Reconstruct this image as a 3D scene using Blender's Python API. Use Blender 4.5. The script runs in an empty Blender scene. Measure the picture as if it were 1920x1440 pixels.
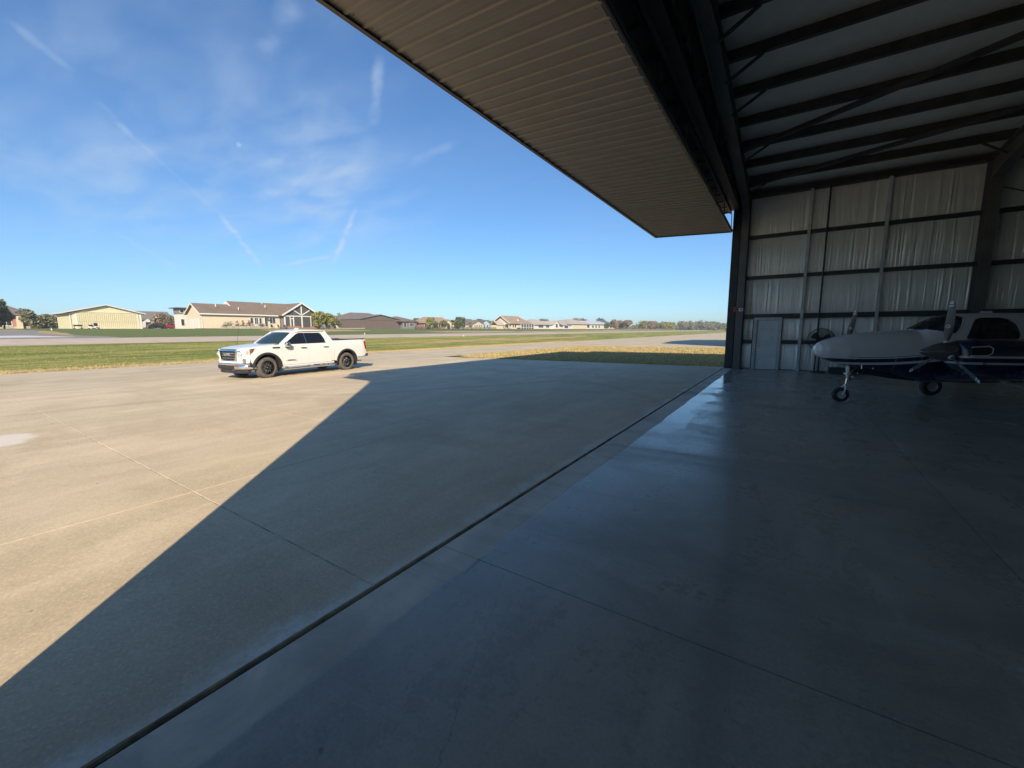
import bpy, bmesh, math, random
import numpy as np
from mathutils import Vector, Matrix

# ---------------------------------------------------------------- camera, sky, sun, exposure
scene = bpy.context.scene
C = scene.collection
R = math.radians
CAM_H = 1.75
cam_data = bpy.data.cameras.new('camera')
cam = bpy.data.objects.new('camera', cam_data)
C.objects.link(cam)
pitch, roll, yaw = 0.13125, -0.003992, 0.586439
F = Vector((-math.sin(yaw) * math.cos(pitch), math.cos(yaw) * math.cos(pitch), -math.sin(pitch)))
R0 = F.cross(Vector((0, 0, 1))).normalized()
U0 = R0.cross(F)
Rr = R0 * math.cos(roll) + U0 * math.sin(roll)
Uu = -R0 * math.sin(roll) + U0 * math.cos(roll)
M = Matrix((Rr, Uu, -F)).transposed().to_4x4()
M.translation = Vector((0, 0, CAM_H))
cam.matrix_world = M
cam_data.sensor_fit = 'HORIZONTAL'
cam_data.sensor_width = 36.0
cam_data.lens = 36.0 * 764.245 / 1920.0
cam_data.clip_start = 0.05
cam_data.clip_end = 9000
scene.camera = cam

SUN_EL, SUN_AZ = 26.9, 135.2          # azimuth clockwise from +Y
world = bpy.data.worlds.new('World')
scene.world = world
world.use_nodes = True
wt = world.node_tree
wt.nodes.clear()
wo = wt.nodes.new('ShaderNodeOutputWorld')
bg = wt.nodes.new('ShaderNodeBackground')
sky = wt.nodes.new('ShaderNodeTexSky')
sky.sky_type = 'NISHITA'
sky.sun_disc = False
sky.sun_elevation = R(SUN_EL)
sky.sun_rotation = R(SUN_AZ)
sky.altitude = 400
sky.air_density = 1.0
sky.dust_density = 0.2
sky.ozone_density = 3.0
bg.inputs['Strength'].default_value = 0.145
wt.links.new(bg.outputs[0], wo.inputs[0])


def wn(kind, **kw):
    n = wt.nodes.new(kind)
    for k, v in kw.items():
        setattr(n, k, v)
    return n


def wmath(op, a, b=None, c=None, clamp=False):
    n = wt.nodes.new('ShaderNodeMath')
    n.operation = op
    n.use_clamp = clamp
    for i, v in enumerate((a, b, c)):
        if v is None:
            continue
        if isinstance(v, (int, float)):
            n.inputs[i].default_value = v
        else:
            wt.links.new(v, n.inputs[i])
    return n.outputs[0]


def wdot(vec, const):
    n = wt.nodes.new('ShaderNodeVectorMath')
    n.operation = 'DOT_PRODUCT'
    wt.links.new(vec, n.inputs[0])
    n.inputs[1].default_value = const
    return n.outputs['Value']


tc = wn('ShaderNodeTexCoord')
nrm = wn('ShaderNodeVectorMath', operation='NORMALIZE')
wt.links.new(tc.outputs['Generated'], nrm.inputs[0])
DIR = nrm.outputs[0]
# cloud-layer coordinates: the direction projected on a flat layer overhead
sep = wn('ShaderNodeSeparateXYZ')
wt.links.new(DIR, sep.inputs[0])
zz = wmath('ADD', wmath('MAXIMUM', sep.outputs[2], 0.0), 0.12)
comb = wn('ShaderNodeCombineXYZ')
wt.links.new(wmath('DIVIDE', sep.outputs[0], zz), comb.inputs[0])
wt.links.new(wmath('DIVIDE', sep.outputs[1], zz), comb.inputs[1])
LAYER = comb.outputs[0]


def wnoise(vec, scale, detail, rough, rot=0.0, sx=1.0, sy=1.0, off=(0, 0, 0)):
    mp = wn('ShaderNodeMapping')
    mp.inputs['Rotation'].default_value = (0, 0, rot)
    mp.inputs['Scale'].default_value = (sx, sy, 1)
    mp.inputs['Location'].default_value = off
    wt.links.new(vec, mp.inputs[0])
    n = wn('ShaderNodeTexNoise')
    n.inputs['Scale'].default_value = scale
    n.inputs['Detail'].default_value = detail
    n.inputs['Roughness'].default_value = rough
    n.inputs['Distortion'].default_value = 0.35
    wt.links.new(mp.outputs[0], n.inputs['Vector'])
    return n.outputs['Fac']


def wramp(v, lo, hi):
    n = wn('ShaderNodeMapRange', interpolation_type='SMOOTHSTEP')
    wt.links.new(v, n.inputs[0])
    n.inputs[1].default_value = lo
    n.inputs[2].default_value = hi
    return n.outputs[0]


wisp = wramp(wnoise(LAYER, 1.5, 9, 0.62, rot=0.9, sx=1.0, sy=2.3), 0.42, 0.85)
fine = wramp(wnoise(LAYER, 2.4, 6, 0.5, rot=-0.5, sx=1.0, sy=2.0, off=(3, 1, 0)), 0.30, 0.80)
veil = wramp(wnoise(LAYER, 0.8, 5, 0.5, off=(7, 2, 0)), 0.40, 0.75)
mask = wmath('MULTIPLY', wisp, wmath('MULTIPLY', fine, 0.10))
mask = wmath('ADD', mask, wmath('MULTIPLY', veil, 0.03))
# thin cloud patches lying in particular directions
for (d, tight, amt) in (((-0.7813, 0.5446, 0.305), 110, 0.50), ((-0.8159, 0.5058, 0.2801), 200, 0.32),
                        ((-0.8337, 0.3854, 0.3955), 70, 0.30), ((-0.89, 0.2085, 0.404), 300, 0.22),
                        ((-0.9314, 0.2408, 0.2729), 200, 0.45), ((-0.9628, 0.1202, 0.2418), 350, 0.30),
                        ((-0.74, 0.43, 0.52), 120, 0.08), ((-0.87, 0.42, 0.25), 120, 0.18),
                        ((-0.95, 0.25, 0.17), 200, 0.14)):
    v = Vector(d).normalized()
    g = wmath('POWER', wmath('MAXIMUM', wdot(DIR, v), 0.0), float(tight))
    mask = wmath('ADD', mask, wmath('MULTIPLY', wmath('MULTIPLY', g, amt), wmath('ADD', wmath('MULTIPLY', fine, 0.7), 0.05)))
# contrails: great-circle segments, ragged by noise
rag = wnoise(LAYER, 9.0, 4, 0.6)
rag2 = wramp(wnoise(LAYER, 5.0, 4, 0.6, off=(2, 5, 0)), 0.30, 0.62)
for (a, b, w, amt) in (
        ((-0.911, 0.2131, 0.353), (-0.9139, 0.2572, 0.3141), 0.005, 0.22),
        ((-0.9139, 0.2572, 0.3141), (-0.9075, 0.3550, 0.2300), 0.0035, 0.09),
        ((-0.9041, 0.3684, 0.2166), (-0.8937, 0.4299, 0.1279), 0.005, 0.40),
        ((-0.7166, 0.4329, 0.5468), (-0.7831, 0.4094, 0.4682), 0.018, 0.16),
        ((-0.6623, 0.5569, 0.5013), (-0.7093, 0.5737, 0.4096), 0.010, 0.24),
        ((-0.879, 0.4578, 0.1332), (-0.8276, 0.5381, 0.1599), 0.0035, 0.50),
        ((-0.7801, 0.572, 0.2534), (-0.825, 0.5456, 0.1473), 0.005, 0.45),
        ((-0.9589, 0.2313, 0.1643), (-0.9442, 0.3097, 0.1119), 0.004, 0.20),
        ((-0.8994, 0.1345, 0.4159), (-0.9045, 0.1867, 0.3834), 0.005, 0.13),
        ((-0.6811, 0.6428, 0.3507), (-0.6065, 0.6941, 0.3878), 0.008, 0.13)):
    va, vb = Vector(a).normalized(), Vector(b).normalized()
    n_ = va.cross(vb).normalized()
    mid = (va + vb).normalized()
    half = va.angle(vb) / 2
    along_ax = (vb - va).normalized()
    dist = wmath('ABSOLUTE', wmath('ADD', wdot(DIR, n_), wmath('MULTIPLY', wmath('SUBTRACT', rag, 0.5), w * 2.2)))
    cr = wmath('SUBTRACT', 1.0, wramp(dist, w * 0.1, w * 1.5))
    al = wmath('SUBTRACT', 1.0, wramp(wmath('ABSOLUTE', wdot(DIR, along_ax)), half * 0.6, half * 1.25))
    fr = wramp(wdot(DIR, mid), 0.5, 0.8)
    mask = wmath('ADD', mask, wmath('MULTIPLY', wmath('MULTIPLY', wmath('MULTIPLY', cr, al), wmath('MULTIPLY', fr, rag2)), amt * 1.3))
mask = wmath('MINIMUM', mask, 0.75)
mixc = wn('ShaderNodeMix', data_type='RGBA')
wt.links.new(mask, mixc.inputs['Factor'])
# soft shoulder and a cooler balance for the whole sky, the same in every direction
one = wn('ShaderNodeVectorMath', operation='MULTIPLY_ADD')
wt.links.new(sky.outputs[0], one.inputs[0])
one.inputs[1].default_value = (0.03, 0.03, 0.03)
one.inputs[2].default_value = (1, 1, 1)
dv = wn('ShaderNodeVectorMath', operation='DIVIDE')
wt.links.new(sky.outputs[0], dv.inputs[0])
wt.links.new(one.outputs[0], dv.inputs[1])
tn = wn('ShaderNodeVectorMath', operation='MULTIPLY')
wt.links.new(dv.outputs[0], tn.inputs[0])
tn.inputs[1].default_value = (0.325, 0.452, 0.575)
wt.links.new(tn.outputs[0], mixc.inputs['A'])
mixc.inputs['B'].default_value = (1.9, 2.35, 2.9, 1)
wt.links.new(mixc.outputs['Result'], bg.inputs['Color'])

sun_d = bpy.data.lights.new('sun', 'SUN')
sun_d.energy = 3.25
sun_d.angle = R(0.53)
sun_d.color = (1.0, 0.84, 0.64)
sun = bpy.data.objects.new('sun', sun_d)
C.objects.link(sun)
to_sun = Vector((math.sin(R(SUN_AZ)) * math.cos(R(SUN_EL)), math.cos(R(SUN_AZ)) * math.cos(R(SUN_EL)), math.sin(R(SUN_EL))))
sun.rotation_euler = to_sun.to_track_quat('Z', 'Y').to_euler()
sun.location = (60, -60, 60)

scene.view_settings.view_transform = 'Standard'
scene.view_settings.look = 'None'
scene.view_settings.gamma = 1.0
scene.view_settings.use_curve_mapping = False
scene.view_settings.exposure = 1.08
scene.render.engine = 'CYCLES'
scene.cycles.use_denoising = True
scene.cycles.max_bounces = 14
scene.cycles.diffuse_bounces = 12
scene.cycles.glossy_bounces = 4
scene.cycles.transparent_max_bounces = 16
scene.cycles.sample_clamp_indirect = 6

rnd = random.Random(11)

# ---------------------------------------------------------------- materials
def new_mat(name):
    m = bpy.data.materials.new(name)
    m.use_nodes = True
    nt = m.node_tree
    b = nt.nodes['Principled BSDF']
    return m, nt, b


class NT:
    """small node writer"""
    def __init__(s, nt):
        s.nt = nt

    def n(s, kind, **kw):
        n = s.nt.nodes.new(kind)
        for k, v in kw.items():
            setattr(n, k, v)
        return n

    def l(s, a, b):
        s.nt.links.new(a, b)

    def put(s, sock, v):
        if isinstance(v, (int, float)):
            sock.default_value = v
        elif isinstance(v, (tuple, list)):
            sock.default_value = v if len(v) != 3 or sock.type != 'RGBA' else (*v, 1)
        else:
            s.l(v, sock)

    def m(s, op, a, b=None, c=None, clamp=False):
        n = s.n('ShaderNodeMath', operation=op, use_clamp=clamp)
        for i, v in enumerate((a, b, c)):
            if v is not None:
                s.put(n.inputs[i], v)
        return n.outputs[0]

    def coord(s, kind='Object'):
        return s.n('ShaderNodeTexCoord').outputs[kind]

    def pos(s):
        return s.n('ShaderNodeNewGeometry').outputs['Position']

    def mp(s, v, scale=(1, 1, 1), rot=(0, 0, 0), loc=(0, 0, 0)):
        n = s.n('ShaderNodeMapping')
        n.inputs['Scale'].default_value = scale
        n.inputs['Rotation'].default_value = rot
        n.inputs['Location'].default_value = loc
        s.l(v, n.inputs[0])
        return n.outputs[0]

    def noise(s, v, scale, detail=4, rough=0.55, dist=0.0, out='Fac'):
        n = s.n('ShaderNodeTexNoise')
        n.inputs['Scale'].default_value = scale
        n.inputs['Detail'].default_value = detail
        n.inputs['Roughness'].default_value = rough
        n.inputs['Distortion'].default_value = dist
        s.l(v, n.inputs['Vector'])
        return n.outputs[out]

    def sm(s, v, lo, hi, a=0.0, b=1.0):
        n = s.n('ShaderNodeMapRange', interpolation_type='SMOOTHSTEP')
        s.l(v, n.inputs[0])
        n.inputs[1].default_value = lo
        n.inputs[2].default_value = hi
        n.inputs[3].default_value = a
        n.inputs[4].default_value = b
        return n.outputs[0]

    def mix(s, f, a, b, mode='MIX'):
        n = s.n('ShaderNodeMix', data_type='RGBA', blend_type=mode)
        s.put(n.inputs['Factor'], f)
        s.put(n.inputs['A'], a)
        s.put(n.inputs['B'], b)
        return n.outputs['Result']

    def xyz(s, v):
        n = s.n('ShaderNodeSeparateXYZ')
        s.l(v, n.inputs[0])
        return n.outputs

    def bump(s, h, strength, dist, b):
        n = s.n('ShaderNodeBump')
        n.inputs['Strength'].default_value = strength
        n.inputs['Distance'].default_value = dist
        s.l(h, n.inputs['Height'])
        s.l(n.outputs[0], b.inputs['Normal'])


MATS = {}


def simple(name, col, rough=0.5, metal=0.0, var=0.12, scale=3.0, spec=0.5, bump=0.0, bscale=40, coat=0.0):
    """plain surface with slight mottling and uneven gloss"""
    m, nt, b = new_mat(name)
    k = NT(nt)
    v = k.coord()
    f = k.noise(v, scale, 5, 0.6)
    dark = tuple(c * (1 - var) for c in col)
    lite = tuple(min(1, c * (1 + var)) for c in col)
    k.l(k.mix(k.sm(f, 0.3, 0.7), dark, lite), b.inputs['Base Color'])
    k.l(k.sm(k.noise(v, scale * 2.3, 3), 0.2, 0.8, max(0.02, rough - 0.06), min(1, rough + 0.06)), b.inputs['Roughness'])
    b.inputs['Metallic'].default_value = metal
    b.inputs['Specular IOR Level'].default_value = spec
    if coat:
        b.inputs['Coat Weight'].default_value = coat
        b.inputs['Coat Roughness'].default_value = 0.05
    if bump:
        k.bump(k.noise(v, bscale, 3), bump, 0.02, b)
    MATS[name] = m
    return m


def glass(name, tint, alpha=0.25, rough=0.02):
    m, nt, b = new_mat(name)
    k = NT(nt)
    b.inputs['Base Color'].default_value = (*tint, 1)
    b.inputs['Roughness'].default_value = rough
    b.inputs['Specular IOR Level'].default_value = 0.6
    tr = k.n('ShaderNodeBsdfTransparent')
    tr.inputs[0].default_value = (0.55, 0.6, 0.62, 1)
    mx = k.n('ShaderNodeMixShader')
    mx.inputs[0].default_value = 1 - alpha
    k.l(tr.outputs[0], mx.inputs[1])
    k.l(b.outputs[0], mx.inputs[2])
    k.l(mx.outputs[0], nt.nodes['Material Output'].inputs['Surface'])
    MATS[name] = m
    return m

# ---------------------------------------------------------------- mesh builder
class MB:
    def __init__(s):
        s.v, s.f, s.mi = [], [], []

    def add(s, verts, faces, m=0):
        o = len(s.v)
        s.v.extend([tuple(p) for p in verts])
        s.f.extend([tuple(i + o for i in f) for f in faces])
        s.mi.extend([m] * len(faces))
        return s

    def box(s, x0, x1, y0, y1, z0, z1, m=0):
        x0, x1 = min(x0, x1), max(x0, x1)
        y0, y1 = min(y0, y1), max(y0, y1)
        z0, z1 = min(z0, z1), max(z0, z1)
        v = [(x0, y0, z0), (x1, y0, z0), (x1, y1, z0), (x0, y1, z0), (x0, y0, z1), (x1, y0, z1), (x1, y1, z1), (x0, y1, z1)]
        return s.add(v, [(0, 3, 2, 1), (4, 5, 6, 7), (0, 1, 5, 4), (1, 2, 6, 5), (2, 3, 7, 6), (3, 0, 4, 7)], m)

    def beam(s, p, q, w, h, up=(0, 0, 1), m=0):
        p, q = Vector(p), Vector(q)
        d = (q - p).normalized()
        sx = d.cross(Vector(up))
        if sx.length < 1e-5:
            sx = d.cross(Vector((1, 0, 0)))
        sx.normalize()
        sz = sx.cross(d)
        a, b = sx * w / 2, sz * h / 2
        v = [p - a - b, p + a - b, p + a + b, p - a + b, q - a - b, q + a - b, q + a + b, q - a + b]
        return s.add(v, [(3, 2, 1, 0), (4, 5, 6, 7), (0, 1, 5, 4), (1, 2, 6, 5), (2, 3, 7, 6), (3, 0, 4, 7)], m)

    def tube(s, pts, r, n=8, m=0, cap=True):
        pts = [Vector(p) for p in pts]
        rr = r if isinstance(r, (list, tuple)) else [r] * len(pts)
        rings = []
        prev = None
        for i, p in enumerate(pts):
            t = (pts[min(i + 1, len(pts) - 1)] - pts[max(i - 1, 0)]).normalized()
            if prev is None:
                a = t.cross(Vector((0, 0, 1)))
                if a.length < 1e-3:
                    a = t.cross(Vector((1, 0, 0)))
            else:
                a = prev - t * prev.dot(t)
            a.normalize()
            prev = a
            b = t.cross(a)
            rings.append([p + (a * math.cos(2 * math.pi * j / n) + b * math.sin(2 * math.pi * j / n)) * rr[i] for j in range(n)])
        return s.loft(rings, cap, m=m)

    def loft(s, rings, cap=True, closed=True, m=0):
        n = len(rings[0])
        v = [p for r in rings for p in r]
        f = []
        for i in range(len(rings) - 1):
            for j in range(n if closed else n - 1):
                k = (j + 1) % n
                f.append((i * n + j, i * n + k, (i + 1) * n + k, (i + 1) * n + j))
        if cap and closed:
            f.append(tuple(range(n))[::-1])
            f.append(tuple((len(rings) - 1) * n + j for j in range(n)))
        return s.add(v, f, m)

    def lathe(s, prof, c=(0, 0, 0), axis='z', n=24, m=0):
        """prof: (radius, height) pairs along the axis"""
        rings = []
        for r, h in prof:
            ring = []
            for j in range(n):
                a = 2 * math.pi * j / n
                u, w = r * math.cos(a), r * math.sin(a)
                q = {'z': (u, w, h), 'y': (u, h, w), 'x': (h, u, w)}[axis]
                ring.append((c[0] + q[0], c[1] + q[1], c[2] + q[2]))
            rings.append(ring)
        return s.loft(rings, True, m=m)

    def prism(s, poly, axis, a, b, m=0):
        """polygon in the plane normal to axis, extruded from a to b"""
        def P(u, w, t):
            return {'x': (t, u, w), 'y': (u, t, w), 'z': (u, w, t)}[axis]
        n = len(poly)
        v = [P(u, w, a) for u, w in poly] + [P(u, w, b) for u, w in poly]
        f = [tuple(range(n))[::-1], tuple(range(n, 2 * n))]
        for i in range(n):
            j = (i + 1) % n
            f.append((i, j, n + j, n + i))
        return s.add(v, f, m)

    def build(s, name, mats, parent=None, smooth=0, bevel=0.0, off=None, bev_seg=2, solid=0.0):
        me = bpy.data.meshes.new(name)
        v = s.v
        if off is not None:
            ox, oy, oz = off
            v = [(a - ox, b - oy, c - oz) for a, b, c in v]
        me.from_pydata(v, [], s.f)
        if not isinstance(mats, (list, tuple)):
            mats = [mats]
        for m in mats:
            me.materials.append(MATS[m] if isinstance(m, str) else m)
        me.polygons.foreach_set('material_index', s.mi)
        bm = bmesh.new()
        bm.from_mesh(me)
        bmesh.ops.recalc_face_normals(bm, faces=bm.faces)
        bm.to_mesh(me)
        bm.free()
        if smooth:
            me.polygons.foreach_set('use_smooth', [True] * len(me.polygons))
            me.set_sharp_from_angle(angle=R(smooth))
        me.update()
        o = bpy.data.objects.new(name, me)
        C.objects.link(o)
        if parent is not None:
            o.parent = parent
        if bevel:
            bv = o.modifiers.new('bevel', 'BEVEL')
            bv.width = bevel
            bv.segments = bev_seg
            bv.limit_method = 'ANGLE'
            bv.angle_limit = R(40)
            bv.harden_normals = False
        if solid:
            sd = o.modifiers.new('solid', 'SOLIDIFY')
            sd.thickness = solid
        return o


def tag(o, label=None, cat=None, group=None, kind=None):
    if label:
        o['label'] = label
    if cat:
        o['category'] = cat
    if group:
        o['group'] = group
    if kind:
        o['kind'] = kind
    return o


def thing(name, label, cat, loc=(0, 0, 0), rz=0.0, group=None):
    o = bpy.data.objects.new(name, None)
    o.empty_display_size = 0.2
    C.objects.link(o)
    o.location = loc
    o.rotation_euler = (0, 0, rz)
    return tag(o, label, cat, group)


def copy_tree(o, parent=None):
    c = o.copy()
    C.objects.link(c)
    c.parent = parent
    for ch in list(o.children):
        copy_tree(ch, c)
    return c


def box_obj(name, b, mat, parent=None, bevel=0.0, off=None, **kw):
    return MB().box(*b).build(name, mat, parent, bevel=bevel, off=off, **kw)


def gz(x):
    """height of the airfield ground: flat by the hangars, rising gently to the lots across the runway"""
    u = -x
    fall = 0.005 * min(max(u - 2.27, 0.0), 17.63)          # the apron drains gently away from the doors
    return max(0.0, min(2.488, (u - 32) * 0.0319)) - fall


# colours
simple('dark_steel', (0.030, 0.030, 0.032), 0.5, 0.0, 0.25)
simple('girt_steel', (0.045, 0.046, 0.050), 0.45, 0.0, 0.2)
simple('grey_steel', (0.55, 0.57, 0.57), 0.42, 0.0, 0.15)
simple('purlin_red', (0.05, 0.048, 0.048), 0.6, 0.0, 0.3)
simple('door_paint', (0.66, 0.69, 0.69), 0.4, 0.0, 0.08)
simple('white_plastic', (0.75, 0.75, 0.73), 0.4)
simple('red_plastic', (0.45, 0.03, 0.02), 0.4)
simple('black_plastic', (0.02, 0.02, 0.022), 0.5, bump=0.1, bscale=300)
simple('black_gloss', (0.012, 0.012, 0.013), 0.2)
simple('rubber', (0.035, 0.034, 0.033), 0.85, var=0.3, scale=8)
simple('dusty_rubber', (0.115, 0.105, 0.092), 0.9, var=0.25, scale=9)
simple('chrome', (0.75, 0.75, 0.76), 0.10, 1.0, var=0.03)
simple('alloy', (0.55, 0.56, 0.57), 0.28, 1.0, var=0.1)
simple('truck_white', (0.74, 0.75, 0.73), 0.22, 0.0, var=0.02, scale=2, coat=0.6)
simple('red_lens', (0.38, 0.012, 0.012), 0.15)
simple('amber_lens', (0.20, 0.07, 0.04), 0.2)
simple('clear_lens', (0.72, 0.75, 0.78), 0.08, 0.6)
simple('brown_metal', (0.255, 0.215, 0.172), 0.45, 0.0, 0.06, scale=1.2)
simple('brown_trim', (0.10, 0.075, 0.055), 0.4)
simple('white_paint', (0.72, 0.70, 0.65), 0.55, var=0.06)
simple('cream_metal', (0.70, 0.64, 0.42), 0.5, var=0.05)
simple('cream_siding', (0.66, 0.57, 0.42), 0.75, var=0.05)
simple('white_siding', (0.68, 0.66, 0.62), 0.7, var=0.05)
simple('tan_siding', (0.62, 0.56, 0.42), 0.7, var=0.06)
simple('blue_siding', (0.45, 0.56, 0.62), 0.7, var=0.05)
simple('grey_siding', (0.20, 0.19, 0.20), 0.7, var=0.08)
simple('brown_siding', (0.155, 0.118, 0.098), 0.6, var=0.08)
simple('window_dark', (0.035, 0.042, 0.05), 0.08, spec=0.8, var=0.3)
simple('screen_mesh', (0.075, 0.08, 0.082), 0.7, var=0.15)
simple('stone', (0.42, 0.38, 0.31), 0.9, var=0.3, scale=3)
simple('bark', (0.12, 0.09, 0.065), 0.9, var=0.3, scale=8, bump=0.4)
simple('dark_car', (0.02, 0.022, 0.03), 0.2, coat=0.5)
simple('red_car', (0.28, 0.02, 0.02), 0.25, coat=0.5)
simple('tan_seat', (0.32, 0.29, 0.25), 0.6, var=0.15)


def shingle(name, col, var=0.2):
    m, nt, b = new_mat(name)
    k = NT(nt)
    v = k.coord()
    br = k.n('ShaderNodeTexNoise')
    br.inputs['Scale'].default_value = 5.0
    br.inputs['Detail'].default_value = 6
    k.l(k.mp(v, (1, 1, 3)), br.inputs['Vector'])
    big = k.noise(v, 0.5, 3)
    f = k.m('ADD', k.m('MULTIPLY', br.outputs['Fac'], 0.75), k.m('MULTIPLY', big, 0.25))
    k.l(k.mix(k.sm(f, 0.35, 0.65), tuple(c * (1 - var) for c in col), tuple(c * (1 + var) for c in col)), b.inputs['Base Color'])
    b.inputs['Roughness'].default_value = 0.9
    MATS[name] = m


shingle('roof_brown', (0.205, 0.155, 0.118))
shingle('roof_tan', (0.34, 0.255, 0.185))
shingle('roof_grey', (0.20, 0.18, 0.165))
shingle('roof_slate', (0.12, 0.125, 0.14))
shingle('roof_light', (0.47, 0.42, 0.36))
simple('roof_white', (0.66, 0.66, 0.64), 0.4, var=0.04)

# brick
m, nt, b = new_mat('brick')
k = NT(nt)
bt = k.n('ShaderNodeTexBrick')
bt.inputs['Color1'].default_value = (0.40, 0.17, 0.11, 1)
bt.inputs['Color2'].default_value = (0.30, 0.13, 0.09, 1)
bt.inputs['Mortar'].default_value = (0.4, 0.36, 0.31, 1)
bt.inputs['Scale'].default_value = 4.5
bt.inputs['Mortar Size'].default_value = 0.015
sw = k.n('ShaderNodeCombineXYZ')
o_ = k.xyz(k.coord())
k.l(k.m('ADD', o_[0], o_[1]), sw.inputs[0])
k.l(o_[2], sw.inputs[1])
k.l(sw.outputs[0], bt.inputs['Vector'])
k.l(bt.outputs[0], b.inputs['Base Color'])
b.inputs['Roughness'].default_value = 0.9
MATS['brick'] = m


def leafy(name, c1, c2):
    m, nt, b = new_mat(name)
    k = NT(nt)
    v = k.coord()
    gi = k.n('ShaderNodeNewGeometry')
    f = k.m('ADD', k.m('MULTIPLY', k.noise(v, 0.9, 3), 0.6), k.m('MULTIPLY', gi.outputs['Random Per Island'], 0.5))
    k.l(k.mix(k.sm(f, 0.3, 0.85), c1, c2), b.inputs['Base Color'])
    b.inputs['Roughness'].default_value = 0.75
    b.inputs['Subsurface Weight'].default_value = 0.0
    tr = k.n('ShaderNodeBsdfTranslucent')
    k.l(k.mix(0.5, c2, c1), tr.inputs[0])
    mx = k.n('ShaderNodeMixShader')
    mx.inputs[0].default_value = 0.25
    k.l(b.outputs[0], mx.inputs[1])
    k.l(tr.outputs[0], mx.inputs[2])
    k.l(mx.outputs[0], nt.nodes['Material Output'].inputs['Surface'])
    MATS[name] = m


leafy('leaf_green', (0.07, 0.10, 0.035), (0.21, 0.25, 0.09))
leafy('leaf_olive', (0.12, 0.125, 0.055), (0.34, 0.33, 0.15))
leafy('leaf_yellow', (0.17, 0.18, 0.05), (0.46, 0.45, 0.14))
leafy('leaf_rust', (0.22, 0.165, 0.11), (0.48, 0.36, 0.24))
leafy('leaf_dark', (0.03, 0.04, 0.025), (0.10, 0.12, 0.06))
leafy('leaf_grey', (0.17, 0.17, 0.11), (0.38, 0.37, 0.24))

# lawn
def lawn_mat(name, green, dry, dryness, far=False):
    m, nt, b = new_mat(name)
    k = NT(nt)
    v = k.pos()
    a = k.noise(k.mp(v, (1, 0.22, 1)), 0.45, 6, 0.65)
    c = k.noise(v, 2.2, 6, 0.65)
    d = k.noise(v, 22.0, 5, 0.7)
    f = k.m('ADD', k.m('ADD', k.m('MULTIPLY', a, 0.55), k.m('MULTIPLY', c, 0.30)), k.m('MULTIPLY', d, 0.15))
    col = k.mix(k.sm(f, 0.52 - dryness, 0.68 - dryness), green, dry)
    col = k.mix(k.sm(d, 0.35, 0.75, 0.0, 0.45), col, tuple(x * 0.45 for x in green))
    k.l(col, b.inputs['Base Color'])
    b.inputs['Roughness'].default_value = 0.9
    b.inputs['Specular IOR Level'].default_value = 0.15
    k.bump(k.m('ADD', d, c), 0.9, 0.10, b)
    MATS[name] = m


lawn_mat('lawn_far', (0.19, 0.24, 0.08), (0.34, 0.32, 0.11), -0.02)
lawn_mat('lawn_band', (0.20, 0.26, 0.045), (0.55, 0.50, 0.16), 0.09)
lawn_mat('lawn_dry', (0.33, 0.27, 0.10), (0.70, 0.50, 0.24), 0.14)
lawn_mat('lawn_edge', (0.26, 0.23, 0.09), (0.46, 0.37, 0.18), 0.16)

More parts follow.
